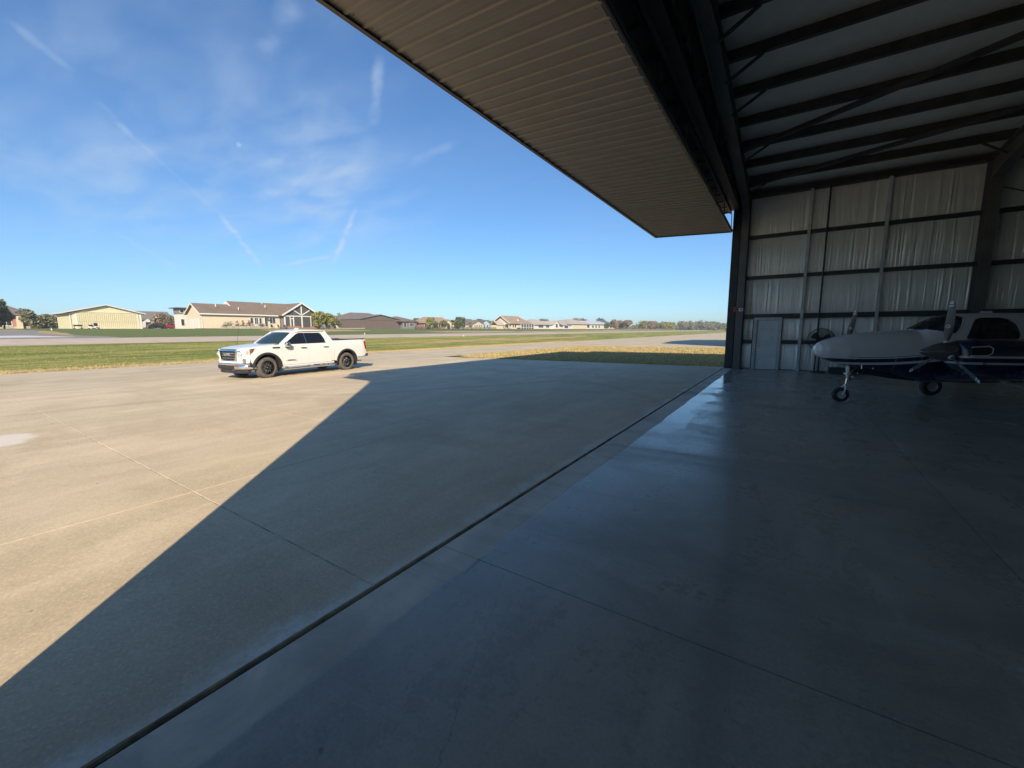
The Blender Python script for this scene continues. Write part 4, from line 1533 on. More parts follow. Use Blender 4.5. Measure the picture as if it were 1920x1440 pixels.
# white nose shell round the grille
for sg in (1, -1):
    mb = MB()
    # between grille and fender: plan curve
    zz_ = [0.62, 0.70, 0.80, 0.90]
    rings = []
    for z in (0.60, 0.66, 0.74, 0.84, 0.90, 1.0, 1.12, 1.15):
        ring = []
        for t in range(7):
            u = t / 6
            y = 0.56 + (0.41) * u
            x = 2.77 - 0.015 * u - 0.26 * u ** 2.4
            if z < 0.74:
                x += 0.02
            ring.append((x, sg * min(y, 0.97), z))
        rings.append(ring)
    mb.loft(rings, cap=False, closed=False)
    mb.build('nose_panel', 'truck_white', truck, smooth=50, solid=0.012)

    def fx_(y):
        u = min(1, max(0, (abs(y) - 0.53) / 0.43))
        return 2.79 - 0.015 * u - 0.26 * u ** 2.4

    # headlamp: clear lens wrapping the corner, lamp units, C-shaped strip, amber end
    rings = []
    for z0_, z1_, y in ((0.86, 1.11, 0.67), (0.86, 1.12, 0.74), (0.88, 1.125, 0.80), (0.92, 1.13, 0.90), (0.96, 1.13, 0.955)):
        x = fx_(y) - (0.0 if y < 0.92 else 0.03)
        rings.append([(x + 0.012, sg * y, z0_), (x + 0.02, sg * y, (z0_ + z1_) / 2), (x + 0.004, sg * y, z1_), (x - 0.05, sg * y, z1_), (x - 0.05, sg * y, z0_)])
    hl = MB().loft(rings).build('headlight', 'clear_lens', truck, smooth=50)
    MB().box(fx_(0.78) + 0.006, fx_(0.78) + 0.045, sg * 0.775, sg * 0.825, 0.93, 1.00).build('lamp', 'grey_steel', hl, bevel=0.008)
    MB().box(fx_(0.67) + 0.0, fx_(0.67) + 0.022, sg * 0.63, sg * 0.86, 1.08, 1.095).build('lamp_strip', 'black_gloss', hl)
    skin([(2.47, 0.98), (2.50, 1.10), (2.42, 1.125), (2.35, 1.12), (2.40, 1.04)], sg, off=0.006, depth=0.03).build('side_marker', 'amber_lens', hl)
    # fog lamp pocket
    MB().prism([(0.66, 0.64), (0.90, 0.64), (0.90, 0.79), (0.84, 0.80), (0.74, 0.74)], 'x', 2.60, 2.700).build('fog_pocket', 'grey_steel', truck)
    MB().box(2.62, 2.715, sg * 0.80, sg * 0.86, 0.66, 0.75).build('fog_lamp', 'clear_lens', truck, bevel=0.01) if sg > 0 else MB().box(2.62, 2.715, -0.86, -0.80, 0.66, 0.75).build('fog_lamp', 'clear_lens', truck, bevel=0.01)
MB().box(2.66, 2.79, -0.57, 0.57, 0.60, 0.69).build('nose_bar', 'truck_white', truck, bevel=0.02)
MB().box(2.60, 2.765, -0.57, 0.57, 1.12, 1.165).build('nose_lip', 'chrome', truck, bevel=0.01)

# chrome bumper and valance
def bump(z0_, z1_, x_off, ymax, name, mat, th=0.06):
    rings = []
    for i in range(25):
        y = -ymax + 2 * ymax * i / 24
        u = max(0, (abs(y) - 0.45) / 0.55)
        x = 2.88 + x_off - 0.36 * u ** 2.3
        zb, zt_ = z0_, z1_
        rings.append([(x - 0.01, y, zt_), (x + 0.012, y, zt_ - 0.02), (x, y, zb + 0.02), (x - 0.02, y, zb), (x - th - 0.05, y, zb), (x - th - 0.05, y, zt_)])
    return MB().loft(rings).build(name, mat, truck, smooth=35)


bump(0.545, 0.635, 0, 0.985, 'front_bumper', 'chrome')
bump(0.40, 0.542, -0.045, 0.60, 'bumper_lip', 'arch_plastic')
bump(0.24, 0.397, -0.09, 0.90, 'air_dam', 'arch_plastic')
for sg in (1, -1):
    mb = MB()
    rings = []
    for i in range(9):
        y = 0.56 + 0.425 * i / 8
        u = max(0, (y - 0.45) / 0.55)
        x = 2.885 - 0.36 * u ** 2.3
        rings.append([(x - 0.01, sg * y, 0.542), (x + 0.006, sg * y, 0.52), (x - 0.004, sg * y, 0.42), (x - 0.03, sg * y, 0.40), (x - 0.12, sg * y, 0.40), (x - 0.12, sg * y, 0.542)])
    rings.append([(2.30, sg * 1.0, z_) for z_ in (0.542, 0.52, 0.42, 0.40, 0.40, 0.542)])
    mb.loft(rings)
    mb.build('bumper_end', 'chrome', truck, smooth=35)
    # recovery hooks
    mb = MB()
    mb.tube([(2.80, sg * 0.42, 0.40), (2.87, sg * 0.42, 0.38), (2.87, sg * 0.50, 0.38), (2.80, sg * 0.50, 0.40)], 0.014, 8)
    mb.build('tow_hook', 'chrome', truck, smooth=50)
# mast antenna on the far wing
MB().tube([(1.95, -0.92, 1.24), (1.80, -0.94, 1.95)], [0.006, 0.003], 6).build('mast_antenna', 'black_plastic', truck)

# rear end
MB().box(-3.03, -2.97, -0.93, 0.93, 0.72, 1.42).build('tailgate', 'truck_white', truck, bevel=0.015)
for sg in (1, -1):
    skin([(-2.90, 1.33), (-2.99, 1.33), (-3.035, 1.28), (-3.045, 0.98), (-2.97, 0.93), (-2.93, 1.10)], sg, off=0.010, depth=0.06).build('taillight', 'red_lens', truck, smooth=40)
    MB().box(-3.055, -3.03, sg * 0.83, sg * 0.955, 0.98, 1.30).build('taillight', 'red_lens', truck, bevel=0.006)
mb = MB()
mb.box(-3.16, -3.02, -0.60, 0.60, 0.56, 0.66)
mb.box(-3.16, -2.95, 0.60, 0.99, 0.58, 0.73)
mb.box(-3.16, -2.95, -0.99, -0.60, 0.58, 0.73)
mb.build('rear_bumper', 'chrome', truck, bevel=0.02)
MB().tube([(-2.7, 0.55, 0.36), (-3.02, 0.62, 0.36)], 0.035, 10).build('exhaust', 'grey_steel', truck, smooth=40)

# ---------------------------------------------------------------- twin-engine aeroplane parked in the hangar
PA = R(22)
plane = thing('twin_propeller_aeroplane', 'white over dark blue twin propeller aeroplane parked in the shade of the hangar', 'aeroplane', (1.224, 12.519, 0))
plane.rotation_euler = (0, 0, math.pi + PA)


def paint(name, nacelle=False):
    m, nt, b = new_mat(name)
    k = NT(nt)
    x, y, z = k.xyz(k.coord())
    white, blue, pale = (0.74, 0.75, 0.75), (0.012, 0.018, 0.055), (0.58, 0.57, 0.56)
    if nacelle:
        zz = z
        def band(lo, hi, w=0.003):
            return k.m('MULTIPLY', k.sm(zz, lo - w, lo + w), k.sm(zz, hi - w, hi + w, 1.0, 0.0))
        col = k.mix(band(1.195, 1.235), blue, pale)
        col = k.mix(band(1.075, 1.115), col, pale)
    else:
        neg = k.m('MINIMUM', x, 0.0)
        curve = k.m('MULTIPLY', k.m('MULTIPLY', neg, neg), 0.048)
        back = k.m('MULTIPLY', k.m('MAXIMUM', k.m('SUBTRACT', k.m('MULTIPLY', x, -1.0), 1.75), 0.0), 1.6)
        # behind the windscreen the blue sweeps up to the sill
        zz = k.m('SUBTRACT', z, curve)
        def band(lo, hi, w=0.003):
            return k.m('MULTIPLY', k.sm(zz, lo - w, lo + w), k.sm(zz, hi - w, hi + w, 1.0, 0.0))
        col = k.mix(band(0.975, 1.062), white, blue)
        col = k.mix(k.m('MULTIPLY', band(1.088, 1.100, 0.002), k.sm(x, -0.05, -0.12)), col, blue)
        col = k.mix(k.sm(zz, 0.917, 0.923, 1.0, 0.0), col, blue)
        sweep = k.m('ADD', k.m('MULTIPLY', back, 1.0), 1.10)
        up = k.m('MULTIPLY', k.sm(k.m('SUBTRACT', k.m('MINIMUM', sweep, 1.50), z), 0.0, 0.006), k.sm(x, -1.74, -1.76))
        col = k.mix(up, col, blue)
        col = k.mix(k.m('MULTIPLY', k.sm(x, -1.74, -1.76), k.m('MULTIPLY', k.sm(z, 1.20, 1.205), k.sm(z, 1.235, 1.24, 1.0, 0.0))), col, pale)
    k.l(col, b.inputs['Base Color'])
    b.inputs['Roughness'].default_value = 0.25
    b.inputs['Coat Weight'].default_value = 0.5
    b.inputs['Coat Roughness'].default_value = 0.06
    # faint panel waviness
    k.bump(k.noise(k.coord(), 2.5, 3), 0.12, 0.02, b)
    MATS[name] = m


paint('plane_paint')
paint('nacelle_paint', True)
simple('plane_blue', (0.012, 0.018, 0.055), 0.25, coat=0.5)
simple('plane_white', (0.72, 0.73, 0.73), 0.28, coat=0.4, var=0.04)
simple('spinner_grey', (0.24, 0.24, 0.245), 0.24, 0.75, var=0.1)
simple('blade_grey', (0.075, 0.078, 0.085), 0.35, var=0.15)
simple('wheel_grey', (0.55, 0.56, 0.57), 0.35, var=0.2)
simple('roundel', (0.45, 0.16, 0.12), 0.5)
simple('tip_white', (0.62, 0.63, 0.64), 0.45)
glass('cabin_glass', (0.015, 0.018, 0.022), 0.38)

TOP = [(0.66, 1.26), (0.63, 1.36), (0.56, 1.435), (0.44, 1.495), (0.18, 1.575), (-0.14, 1.635), (-0.57, 1.69), (-1.0, 1.71), (-1.27, 1.725), (-1.42, 1.83), (-1.58, 1.935), (-1.76, 2.02), (-1.95, 2.06), (-2.2, 2.08),
       (-2.7, 2.09), (-3.3, 2.08), (-4.2, 2.02), (-5.2, 1.86), (-6.4, 1.66), (-7.9, 1.52)]
BOT = [(0.66, 1.26), (0.63, 1.16), (0.56, 1.095), (0.42, 1.02), (0.07, 0.90), (-0.3, 0.80), (-0.8, 0.69), (-1.3, 0.58), (-1.8, 0.53), (-2.6, 0.52), (-3.6, 0.56), (-4.6, 0.72), (-6.0, 0.98), (-7.9, 1.28)]
WID = [(0.66, 0.0), (0.64, 0.09), (0.56, 0.19), (0.42, 0.27), (0.07, 0.37), (-0.4, 0.44), (-1.0, 0.50), (-1.6, 0.545), (-2.2, 0.56), (-3.2, 0.56), (-4.2, 0.50), (-5.4, 0.34), (-6.6, 0.20), (-7.9, 0.05)]


def interp(tab, s_):
    for (a, va), (b_, vb) in zip(tab[:-1], tab[1:]):
        if b_ <= s_ <= a:
            t = (a - s_) / (a - b_)
            t = t * t * (3 - 2 * t) * 0.25 + t * 0.75
            return va + (vb - va) * t
    return tab[-1][1] if s_ < tab[-1][0] else tab[0][1]


def in_poly(x, z, poly):
    c = False
    j = len(poly) - 1
    for i in range(len(poly)):
        xi, zi = poly[i]
        xj, zj = poly[j]
        if (zi > z) != (zj > z) and x < (xj - xi) * (z - zi) / (zj - zi) + xi:
            c = not c
        j = i
    return c


WIN1 = [(-2.00, 1.545), (-2.16, 1.84), (-2.24, 1.93), (-2.34, 1.965), (-2.66, 1.965), (-2.80, 1.93), (-2.88, 1.82), (-2.91, 1.60), (-2.88, 1.53), (-2.70, 1.525)]
WIN2 = [(-3.06, 1.56), (-3.08, 1.84), (-3.16, 1.92), (-3.62, 1.90), (-3.70, 1.82), (-3.72, 1.62), (-3.64, 1.55)]
SCR = [(-1.28, 1.735), (-1.52, 1.70), (-1.80, 1.63), (-1.93, 1.78), (-2.06, 1.98), (-2.02, 2.02), (-1.84, 2.10), (-1.2, 1.9)]
SIDES = 96
ss = []
s0 = 0.66
while s0 > -1.0:
    ss.append(s0)
    s0 -= 0.03 if s0 < 0.55 else 0.012
while s0 > -3.9:
    ss.append(s0)
    s0 -= 0.02
while s0 > -7.9:
    ss.append(s0)
    s0 -= 0.2
ss.append(-7.9)


def fus_ring(s_):
    zt_, zb_, w_ = interp(TOP, s_), interp(BOT, s_), interp(WID, s_)
    zc_ = (zt_ + zb_) / 2
    hz = (zt_ - zb_) / 2
    n_ = 2.0 + 0.7 * min(1, max(0, (0.5 - s_) / 1.5))
    ring = []
    for j in range(SIDES):
        a_ = 2 * math.pi * j / SIDES
        cu, su = math.cos(a_), math.sin(a_)
        # narrower shoulders above the sill
        y = w_ * math.copysign(abs(cu) ** (2 / n_), cu)
        z = zc_ + hz * math.copysign(abs(su) ** (2 / n_), su)
        if z > 1.5 and s_ < -1.1:
            y *= 1 - 0.22 * min(1, (z - 1.5) / 0.6) ** 1.5
        ring.append((s_, y, z))
    return ring


rings = [fus_ring(s_) for s_ in ss]
hull, panes = MB(), MB()
hv = [p for r_ in rings for p in r_]
hf, pf1, pf2, ps = [], [], [], []
for i in range(len(ss) - 1):
    for j in range(SIDES):
        q = (i * SIDES + j, i * SIDES + (j + 1) % SIDES, (i + 1) * SIDES + (j + 1) % SIDES, (i + 1) * SIDES + j)
        cx = sum(hv[t][0] for t in q) / 4
        cz = sum(hv[t][2] for t in q) / 4
        cy = sum(hv[t][1] for t in q) / 4
        if -3.9 < cx < -1.1 and cz > 1.5:
            if in_poly(cx, cz, WIN1) or in_poly(cx, cz, WIN2):
                pf1.append(q)
                continue
            if in_poly(cx, cz, SCR) or (abs(cy) < 0.42 and cz > 1.72 and -1.80 < cx < -1.28):
                if abs(cy) > 0.022:
                    pf2.append(q)
                    continue
        hf.append(q)


def sub(faces, shrink=0.0):
    used = sorted({t for q in faces for t in q})
    mp_ = {t: i for i, t in enumerate(used)}
    mb = MB()
    mb.add([(hv[t][0], hv[t][1] * (1 - shrink), hv[t][2] - shrink * 0.3) for t in used], [tuple(mp_[t] for t in q) for q in faces])
    return mb


sub(hf).build('fuselage', 'plane_paint', plane, smooth=50)
for sg in (1, -1):
    for poly in (WIN1, WIN2):
        fs = [q for q in pf1 if sum(hv[t][1] for t in q) * sg > 0 and in_poly(sum(hv[t][0] for t in q) / 4, sum(hv[t][2] for t in q) / 4, poly)]
        sub(fs, 0.012).build('cabin_window', 'cabin_glass', plane, smooth=60)

    fs = [q for q in pf2 if sum(hv[t][1] for t in q) * sg > 0]
    sub(fs, 0.008).build('windscreen', 'cabin_glass', plane, smooth=60)


def surf_y(s_, z):
    r_ = fus_ring(s_)
    best = min((p for p in r_ if p[1] >= 0), key=lambda p: abs(p[2] - z))
    up_ = [p for p in r_ if p[1] >= 0]
    up_.sort(key=lambda p: p[2])
    for p, q in zip(up_[:-1], up_[1:]):
        if p[2] <= z <= q[2] and q[2] > p[2]:
            t = (z - p[2]) / (q[2] - p[2])
            return p[1] + (q[1] - p[1]) * t
    return best[1]


def rim(poly, sg, r_, name, mat):
    pts = []
    for i in range(len(poly)):
        a_, b_ = poly[i], poly[(i + 1) % len(poly)]
        for t in (0, 0.25, 0.5, 0.75):
            x, z = a_[0] + (b_[0] - a_[0]) * t, a_[1] + (b_[1] - a_[1]) * t
            pts.append((x, sg * (surf_y(x, z) + 0.001), z))
    pts.append(pts[0])
    MB().tube(pts, r_, 6).build(name, mat, plane, smooth=60)


for sg in (1, -1):
    rim(WIN1, sg, 0.016, 'window_rim', 'black_plastic')
    rim(WIN2, sg, 0.016, 'window_rim', 'black_plastic')
    pts = [(x, sg * (surf_y(x, z) + 0.001), z) for x, z in ((-1.27, 1.728), (-1.38, 1.72), (-1.52, 1.695), (-1.66, 1.66), (-1.80, 1.63), (-1.87, 1.70), (-1.93, 1.78), (-2.0, 1.89), (-2.06, 1.98))]
    MB().tube(pts, 0.011, 6).build('windscreen_rim', 'plane_white', plane, smooth=60)
for sg in (1, -1):
    mb = MB()
    for sx in (0.30, -0.45, -0.78, -1.10):
        for i in range(14):
            z = 1.0 + 0.6 * i / 14
            if interp(BOT, sx) + 0.1 < z < interp(TOP, sx) - 0.06:
                y = surf_y(sx, z)
                mb.box(sx - 0.004, sx + 0.004, sg * (y - 0.003), sg * (y + 0.0025), z - 0.004, z + 0.004)
    mb.build('rivets', 'wheel_grey', plane)['kind'] = 'stuff'
    for sx in (0.30, -0.78, -1.24):
        pts = [(sx, sg * (surf_y(sx, z) + 0.0002), z) for z in [interp(BOT, sx) + 0.12 + (interp(TOP, sx) - interp(BOT, sx) - 0.17) * i / 10 for i in range(11)]]
        MB().tube(pts, 0.0028, 5).build('panel_seam', 'grey_steel', plane)
# nose baggage door seam and small fittings, on both sides
for sg in (1, -1):
    pts = []
    for x, z in ((-0.17, 1.13), (-0.19, 1.25), (-0.21, 1.38), (-0.23, 1.50), (-0.20, 1.545)):
        pts.append((x, sg * (surf_y(x, z) + 0.0005), z))
    MB().tube(pts, 0.004, 6).build('panel_seam', 'grey_steel', plane)
    pts = [(x, sg * (surf_y(x, 1.33) + 0.001), 1.325) for x in (-0.45, -0.55, -0.65)]
    MB().tube(pts, 0.005, 6).build('hinge_strip', 'plane_white', plane)
    # dull access plate under the nose
    v = []
    for x, z in ((0.09, 1.135), (-0.09, 1.135), (-0.07, 1.055), (0.12, 1.055)):
        v.append((x, sg * (surf_y(x, z) + 0.004), z))
    v += [(p[0], p[1] - sg * 0.02, p[2]) for p in v]
    MB().add(v, [(0, 1, 2, 3), (7, 6, 5, 4), (0, 4, 5, 1), (1, 5, 6, 2), (2, 6, 7, 3), (3, 7, 4, 0)]).build('access_plate', 'grey_steel', plane)
    MB().tube([(-0.22, sg * 0.30, 0.93), (-0.22, sg * 0.31, 0.83)], 0.012, 8).build('drain_mast', 'alloy', plane)
    MB().lathe([(0, 0.0), (0.018, 0.004), (0.018, 0.03)], (-0.42, sg * 0.36, 0.83), 'z', 10).build('marker_cap', 'alloy', plane)
MB().tube([(-1.12, 0.10, 1.715), (-1.20, 0.10, 1.93)], [0.012, 0.007], 8).build('whip_antenna', 'white_plastic', plane)
MB().prism([(-2.55, 2.075), (-2.60, 2.13), (-2.78, 2.13), (-2.80, 2.075)], 'y', -0.012, 0.012).build('blade_antenna', 'plane_white', plane)

# seats inside
for (x, y) in ((-2.28, 0.24), (-2.28, -0.24), (-2.78, 0.24), (-2.78, -0.24), (-3.4, 0.24), (-3.4, -0.24)):
    mb = MB()
    rings = []
    for z, w, d, sh in ((1.15, 0.20, 0.10, 0.06), (1.45, 0.20, 0.08, 0.0), (1.62, 0.18, 0.07, -0.04), (1.66, 0.10, 0.05, -0.05)):
        rings.append([(x + sh + d * cx_, y + w * cy_, z) for cx_, cy_ in ((1, -0.8), (1, 0.8), (0.6, 1), (-0.6, 1), (-1, 0.8), (-1, -0.8), (-0.6, -1), (0.6, -1))])
    mb.loft(rings)
    for zz_ in (1.3, 1.4, 1.5):
        mb.beam((x + 0.075, y - 0.15, zz_), (x + 0.075, y + 0.15, zz_), 0.02, 0.06)
    mb.box(x - 0.05, x + 0.42, y - 0.20, y + 0.20, 1.0, 1.14)
    mb.build('seat', 'tan_seat', plane, bevel=0.02)
    MB().box(x - 0.13, x - 0.05, y - 0.11, y + 0.11, 1.66, 1.84).build('headrest', 'tan_seat', plane, bevel=0.03)
MB().box(-4.0, -1.3, -0.42, 0.42, 0.9, 0.96).build('cabin_floor', 'under_dark', plane)
MB().prism([(-1.35, 1.45), (-1.6, 1.58), (-1.62, 1.2), (-1.4, 1.2)], 'y', -0.42, 0.42).build('instrument_panel', 'black_plastic', plane, bevel=0.02)


# wings
def wing(sg):
    rings = []
    for yy, le, ch, th, z0_ in ((0.30, -1.55, 2.20, 0.30, 0.70), (1.63, -1.62, 2.05, 0.28, 0.86), (3.2, -1.85, 1.60, 0.20, 1.03), (5.4, -2.15, 1.05, 0.11, 1.28), (5.75, -2.35, 0.70, 0.05, 1.32)):
        ring = []
        for u, t in ((0, 0), (0.02, 0.25), (0.08, 0.42), (0.2, 0.52), (0.4, 0.55), (0.7, 0.32), (1, 0.02)):
            ring.append((le - ch * u, sg * yy, z0_ + th * t))
        for u, t in ((1, -0.02), (0.7, -0.2), (0.4, -0.38), (0.2, -0.40), (0.08, -0.34), (0.02, -0.2)):
            ring.append((le - ch * u, sg * yy, z0_ + th * t))
        rings.append(ring)
    MB().loft(rings).build('wing', 'plane_blue', plane, smooth=40)


for sg in (1, -1):
    wing(sg)
    rings = []
    for yy, le, ch in ((0.05, -6.6, 1.15), (2.2, -6.95, 0.7), (2.35, -7.1, 0.45)):
        rings.append([(le - ch * u, sg * yy, 1.50 + 0.10 * t) for u, t in ((0, 0), (0.1, 0.5), (0.4, 0.6), (1, 0.03), (1, -0.03), (0.4, -0.6), (0.1, -0.5))])
    MB().loft(rings).build('tailplane', 'plane_white', plane, smooth=40)
rings = []
for z, le, ch in ((1.45, -5.9, 2.0), (1.9, -6.5, 1.45), (2.9, -7.2, 0.8)):
    rings.append([(le - ch * u, 0.06 * t, z) for u, t in ((0, 0), (0.1, 0.7), (0.4, 1), (1, 0.05), (1, -0.05), (0.4, -1), (0.1, -0.7))])
MB().loft(rings).build('tail_fin', 'plane_blue', plane, smooth=40)
# wing-root belly fairing
rings = []
for s_, w_, zb_ in ((-1.32, 0.10, 0.585), (-1.36, 0.36, 0.56), (-1.6, 0.42, 0.52), (-3.2, 0.42, 0.54), (-3.9, 0.30, 0.62)):
    rings.append([(s_, w_ * math.cos(t), zb_ + 0.2 + 0.2 * math.sin(t)) for t in [2 * math.pi * i / 16 for i in range(16)]])
MB().loft(rings).build('belly_fairing', 'plane_blue', plane, smooth=50)

HUBZ, ENG = 1.30, 1.63
# propeller blade, pointing up the z axis from the hub, thickness along x
def blade_mb():
    rings = []
    for r_, ch, tw, th in ((0.12, 0.05, 0.9, 0.05), (0.20, 0.055, 0.9, 0.045), (0.27, 0.11, 0.85, 0.032), (0.38, 0.165, 0.72, 0.026), (0.55, 0.178, 0.56, 0.02), (0.72, 0.165, 0.44, 0.016), (0.86, 0.14, 0.36, 0.013), (0.93, 0.12, 0.33, 0.011), (0.965, 0.085, 0.31, 0.008), (0.98, 0.03, 0.31, 0.004)):
        ring = []
        for u, t in ((-0.5, 0), (-0.3, 0.45), (0, 0.5), (0.3, 0.35), (0.5, 0), (0.3, -0.35), (0, -0.5), (-0.3, -0.45)):
            a_, b_ = u * ch * 0.80, t * th
            ring.append((-a_ * math.sin(tw) + b_ * math.cos(tw), a_ * math.cos(tw) + b_ * math.sin(tw), r_))
        rings.append(ring)
    return rings


def blade_slice(r0, r1, grow):
    rg = blade_mb()
    def at(r_):
        for p, q in zip(rg[:-1], rg[1:]):
            if p[0][2] <= r_ <= q[0][2]:
                t = (r_ - p[0][2]) / (q[0][2] - p[0][2])
                return [tuple(p[i][c] + (q[i][c] - p[i][c]) * t for c in range(3)) for i in range(8)]
        return rg[-1]
    out = []
    for r_ in (r0, (r0 + r1) / 2, r1):
        s_ = at(r_)
        cx = sum(p[0] for p in s_) / 8
        cy = sum(p[1] for p in s_) / 8
        out.append([(cx + (p[0] - cx) * grow + (0.0015 if p[0] > cx else -0.0015), cy + (p[1] - cy) * grow, p[2]) for p in s_])
    return MB().loft(out)


proto_b = None
for sg, phase in ((1, 2), (-1, 18)):
    pr = bpy.data.objects.new('propeller', None)
    C.objects.link(pr)
    pr.parent = plane
    pr.location = (-0.87, sg * ENG, HUBZ)
    MB().lathe([(0.0, 0.44), (0.012, 0.435), (0.05, 0.38), (0.10, 0.28), (0.15, 0.17), (0.182, 0.06), (0.19, -0.02), (0.19, -0.10), (0.0, -0.10)], (0, 0, 0), 'x', 40).build('spinner', 'spinner_grey', pr, smooth=50)
    MB().lathe([(0.0, 0.446), (0.016, 0.43), (0.022, 0.415)], (0, 0, 0), 'x', 16).build('spinner_tip', 'chrome', pr, smooth=50)
    for kk in range(3):
        a_ = R(phase + 120 * kk)
        rot = Matrix.Rotation(-a_, 4, 'X')
        if proto_b is None:
            proto_b = []
            proto_b.append(MB().loft(blade_mb()).build('blade', 'blade_grey', pr, smooth=50))
            proto_b.append(blade_slice(0.865, 0.895, 1.04).build('tip_band', 'tip_white', pr, smooth=50))
            proto_b.append(blade_slice(0.915, 0.972, 1.05).build('tip_band', 'tip_white', pr, smooth=50))
            proto_b.append(MB().lathe([(0.0, 0.0), (0.036, 0.0), (0.036, 0.0015)], (0, 0, 0), 'x', 20).build('maker_roundel', 'tip_white', pr))
            proto_b.append(MB().lathe([(0.0, 0.0), (0.024, 0.0), (0.024, 0.0015)], (0, 0, 0), 'x', 20).build('roundel_centre', 'roundel', pr) if 'roundel' in MATS else None)
            group_ = [o for o in proto_b if o]
            proto_b = group_
            objs = proto_b
        else:
            objs = []
            for o in proto_b:
                c_ = o.copy()
                C.objects.link(c_)
                c_.parent = pr
                objs.append(c_)
        for o in objs:
            o.matrix_local = rot if o.name.split('.')[0] not in ('maker_roundel', 'roundel_centre') else rot @ Matrix.Translation((0.020 if 'maker' in o.name else 0.023, 0.0, 0.49)) @ Matrix.Rotation(0.60, 4, 'Z')
        MB().lathe([(0.048, 0.10), (0.052, 0.185), (0.040, 0.21)], (0, 0, 0), 'z', 16).build('blade_root', 'grey_steel', pr, smooth=40).matrix_local = rot
    # nacelle
    nc = bpy.data.objects.new('engine_nacelle', None)
    C.objects.link(nc)
    nc.parent = plane
    rings = []
    for s_, w_, zt_, zb_ in ((-0.99, 0.20, 1.47, 1.13), (-1.02, 0.27, 1.50, 1.02), (-1.10, 0.31, 1.525, 0.95), (-1.35, 0.345, 1.545, 0.86), (-1.8, 0.36, 1.55, 0.80), (-2.4, 0.34, 1.50, 0.76), (-3.0, 0.28, 1.36, 0.80), (-3.7, 0.12, 1.12, 0.90), (-3.9, 0.03, 1.03, 0.98)):
        zc_, hz = (zt_ + zb_) / 2, (zt_ - zb_) / 2
        ring = []
        for j in range(32):
            t = 2 * math.pi * j / 32
            cu, su = math.cos(t), math.sin(t)
            ring.append((s_, sg * ENG + w_ * math.copysign(abs(cu) ** 0.75, cu), zc_ + hz * math.copysign(abs(su) ** 0.75, su)))
        rings.append(ring)
    MB().loft(rings).build('cowling', 'nacelle_paint', nc, smooth=50)
    for s2 in (1, -1):
        # cooling inlets either side of the spinner, wrapping to the cheek
        mb = MB()
        yc = sg * ENG + s2 * 0.30
        pts = [(-1.035, 1.40), (-1.30, 1.42), (-1.36, 1.38), (-1.36, 1.29), (-1.30, 1.245), (-1.04, 1.24)]
        mb.prism(pts, 'y', yc, yc + s2 * 0.055)
        mb.build('cooling_inlet', 'under_dark', nc, bevel=0.01)
        pp = [(p[0], yc + s2 * 0.052, p[1]) for p in pts]
        MB().tube(pp, 0.011, 8).build('inlet_rim', 'plane_white', nc, smooth=60)
    MB().tube([(-1.9, sg * ENG - 0.18, 0.80), (-2.1, sg * ENG - 0.18, 0.68), (-2.3, sg * ENG - 0.18, 0.64)], 0.035, 10).build('exhaust_stack', 'grey_steel', nc, smooth=50)
    MB().lathe([(0, 0.03), (0.02, 0.02), (0.02, 0)], (-1.25, sg * ENG + 0.36, 1.10), 'y', 10).build('latch', 'chrome', nc, smooth=40)

# nose gear
def plane_wheel(px, py, rad, wid, steer=0.0, side=1):
    w = bpy.data.objects.new('wheel', None)
    C.objects.link(w)
    w.parent = plane
    w.location = (px, py, rad)
    w.rotation_euler = (0, 0, steer)
    pr_ = [(0.52, 0.42), (0.66, 0.5), (0.86, 0.46), (0.965, 0.30), (1.0, 0.10), (1.0, -0.10), (0.965, -0.30), (0.86, -0.46), (0.66, -0.5), (0.52, -0.42)]
    MB().loft([[(a_ * rad * math.cos(2 * math.pi * j / 36), h_ * wid, a_ * rad * math.sin(2 * math.pi * j / 36)) for j in range(36)] for a_, h_ in pr_], cap=False).build('tyre', 'rubber', w, smooth=50)
    for s_ in (1, -1):
        MB().lathe([(0.0, s_ * wid * 0.22), (0.16 * rad, s_ * wid * 0.30), (0.18 * rad, s_ * wid * 0.20), (0.40 * rad, s_ * wid * 0.18), (0.46 * rad, s_ * wid * 0.34), (0.53 * rad, s_ * wid * 0.42), (0.53 * rad, s_ * wid * 0.3)], (0, 0, 0), 'y', 28).build('rim', 'wheel_grey', w, smooth=40)
        mb = MB()
        for i in range(6):
            t = 2 * math.pi * i / 6
            mb.lathe([(0, s_ * wid * 0.24), (0.012, s_ * wid * 0.24), (0.012, s_ * wid * 0.17)], (0.29 * rad * math.cos(t), 0, 0.29 * rad * math.sin(t)), 'y', 8)
        mb.build('wheel_bolts', 'under_dark', w)
    return w


plane_wheel(0.0, 0.0, 0.178, 0.135, R(-4))
ng = bpy.data.objects.new('nose_gear', None)
C.objects.link(ng)
ng.parent = plane
MB().tube([(-0.10, 0.0, 0.93), (-0.115, 0.0, 0.60)], 0.036, 14).build('oleo_cylinder', 'plane_white', ng, smooth=50)
MB().tube([(-0.113, 0.0, 0.62), (-0.095, 0.0, 0.40)], 0.023, 12).build('piston', 'chrome', ng, smooth=50)
for s_ in (1, -1):
    MB().tube([(-0.09, 0.0, 0.42), (-0.06, s_ * 0.085, 0.33), (0.0, s_ * 0.095, 0.178)], [0.026, 0.022, 0.020], 10).build('fork', 'plane_white', ng, smooth=50)
    MB().tube([(-0.10, s_ * 0.06, 0.92), (-0.112, s_ * 0.05, 0.72)], 0.018, 8).build('side_link', 'alloy', ng, smooth=50)
mb = MB()
mb.tube([(-0.10, 0.02, 0.60), (0.09, 0.02, 0.50)], 0.010, 8)
mb.tube([(0.09, 0.02, 0.50), (-0.02, 0.02, 0.38)], 0.010, 8)
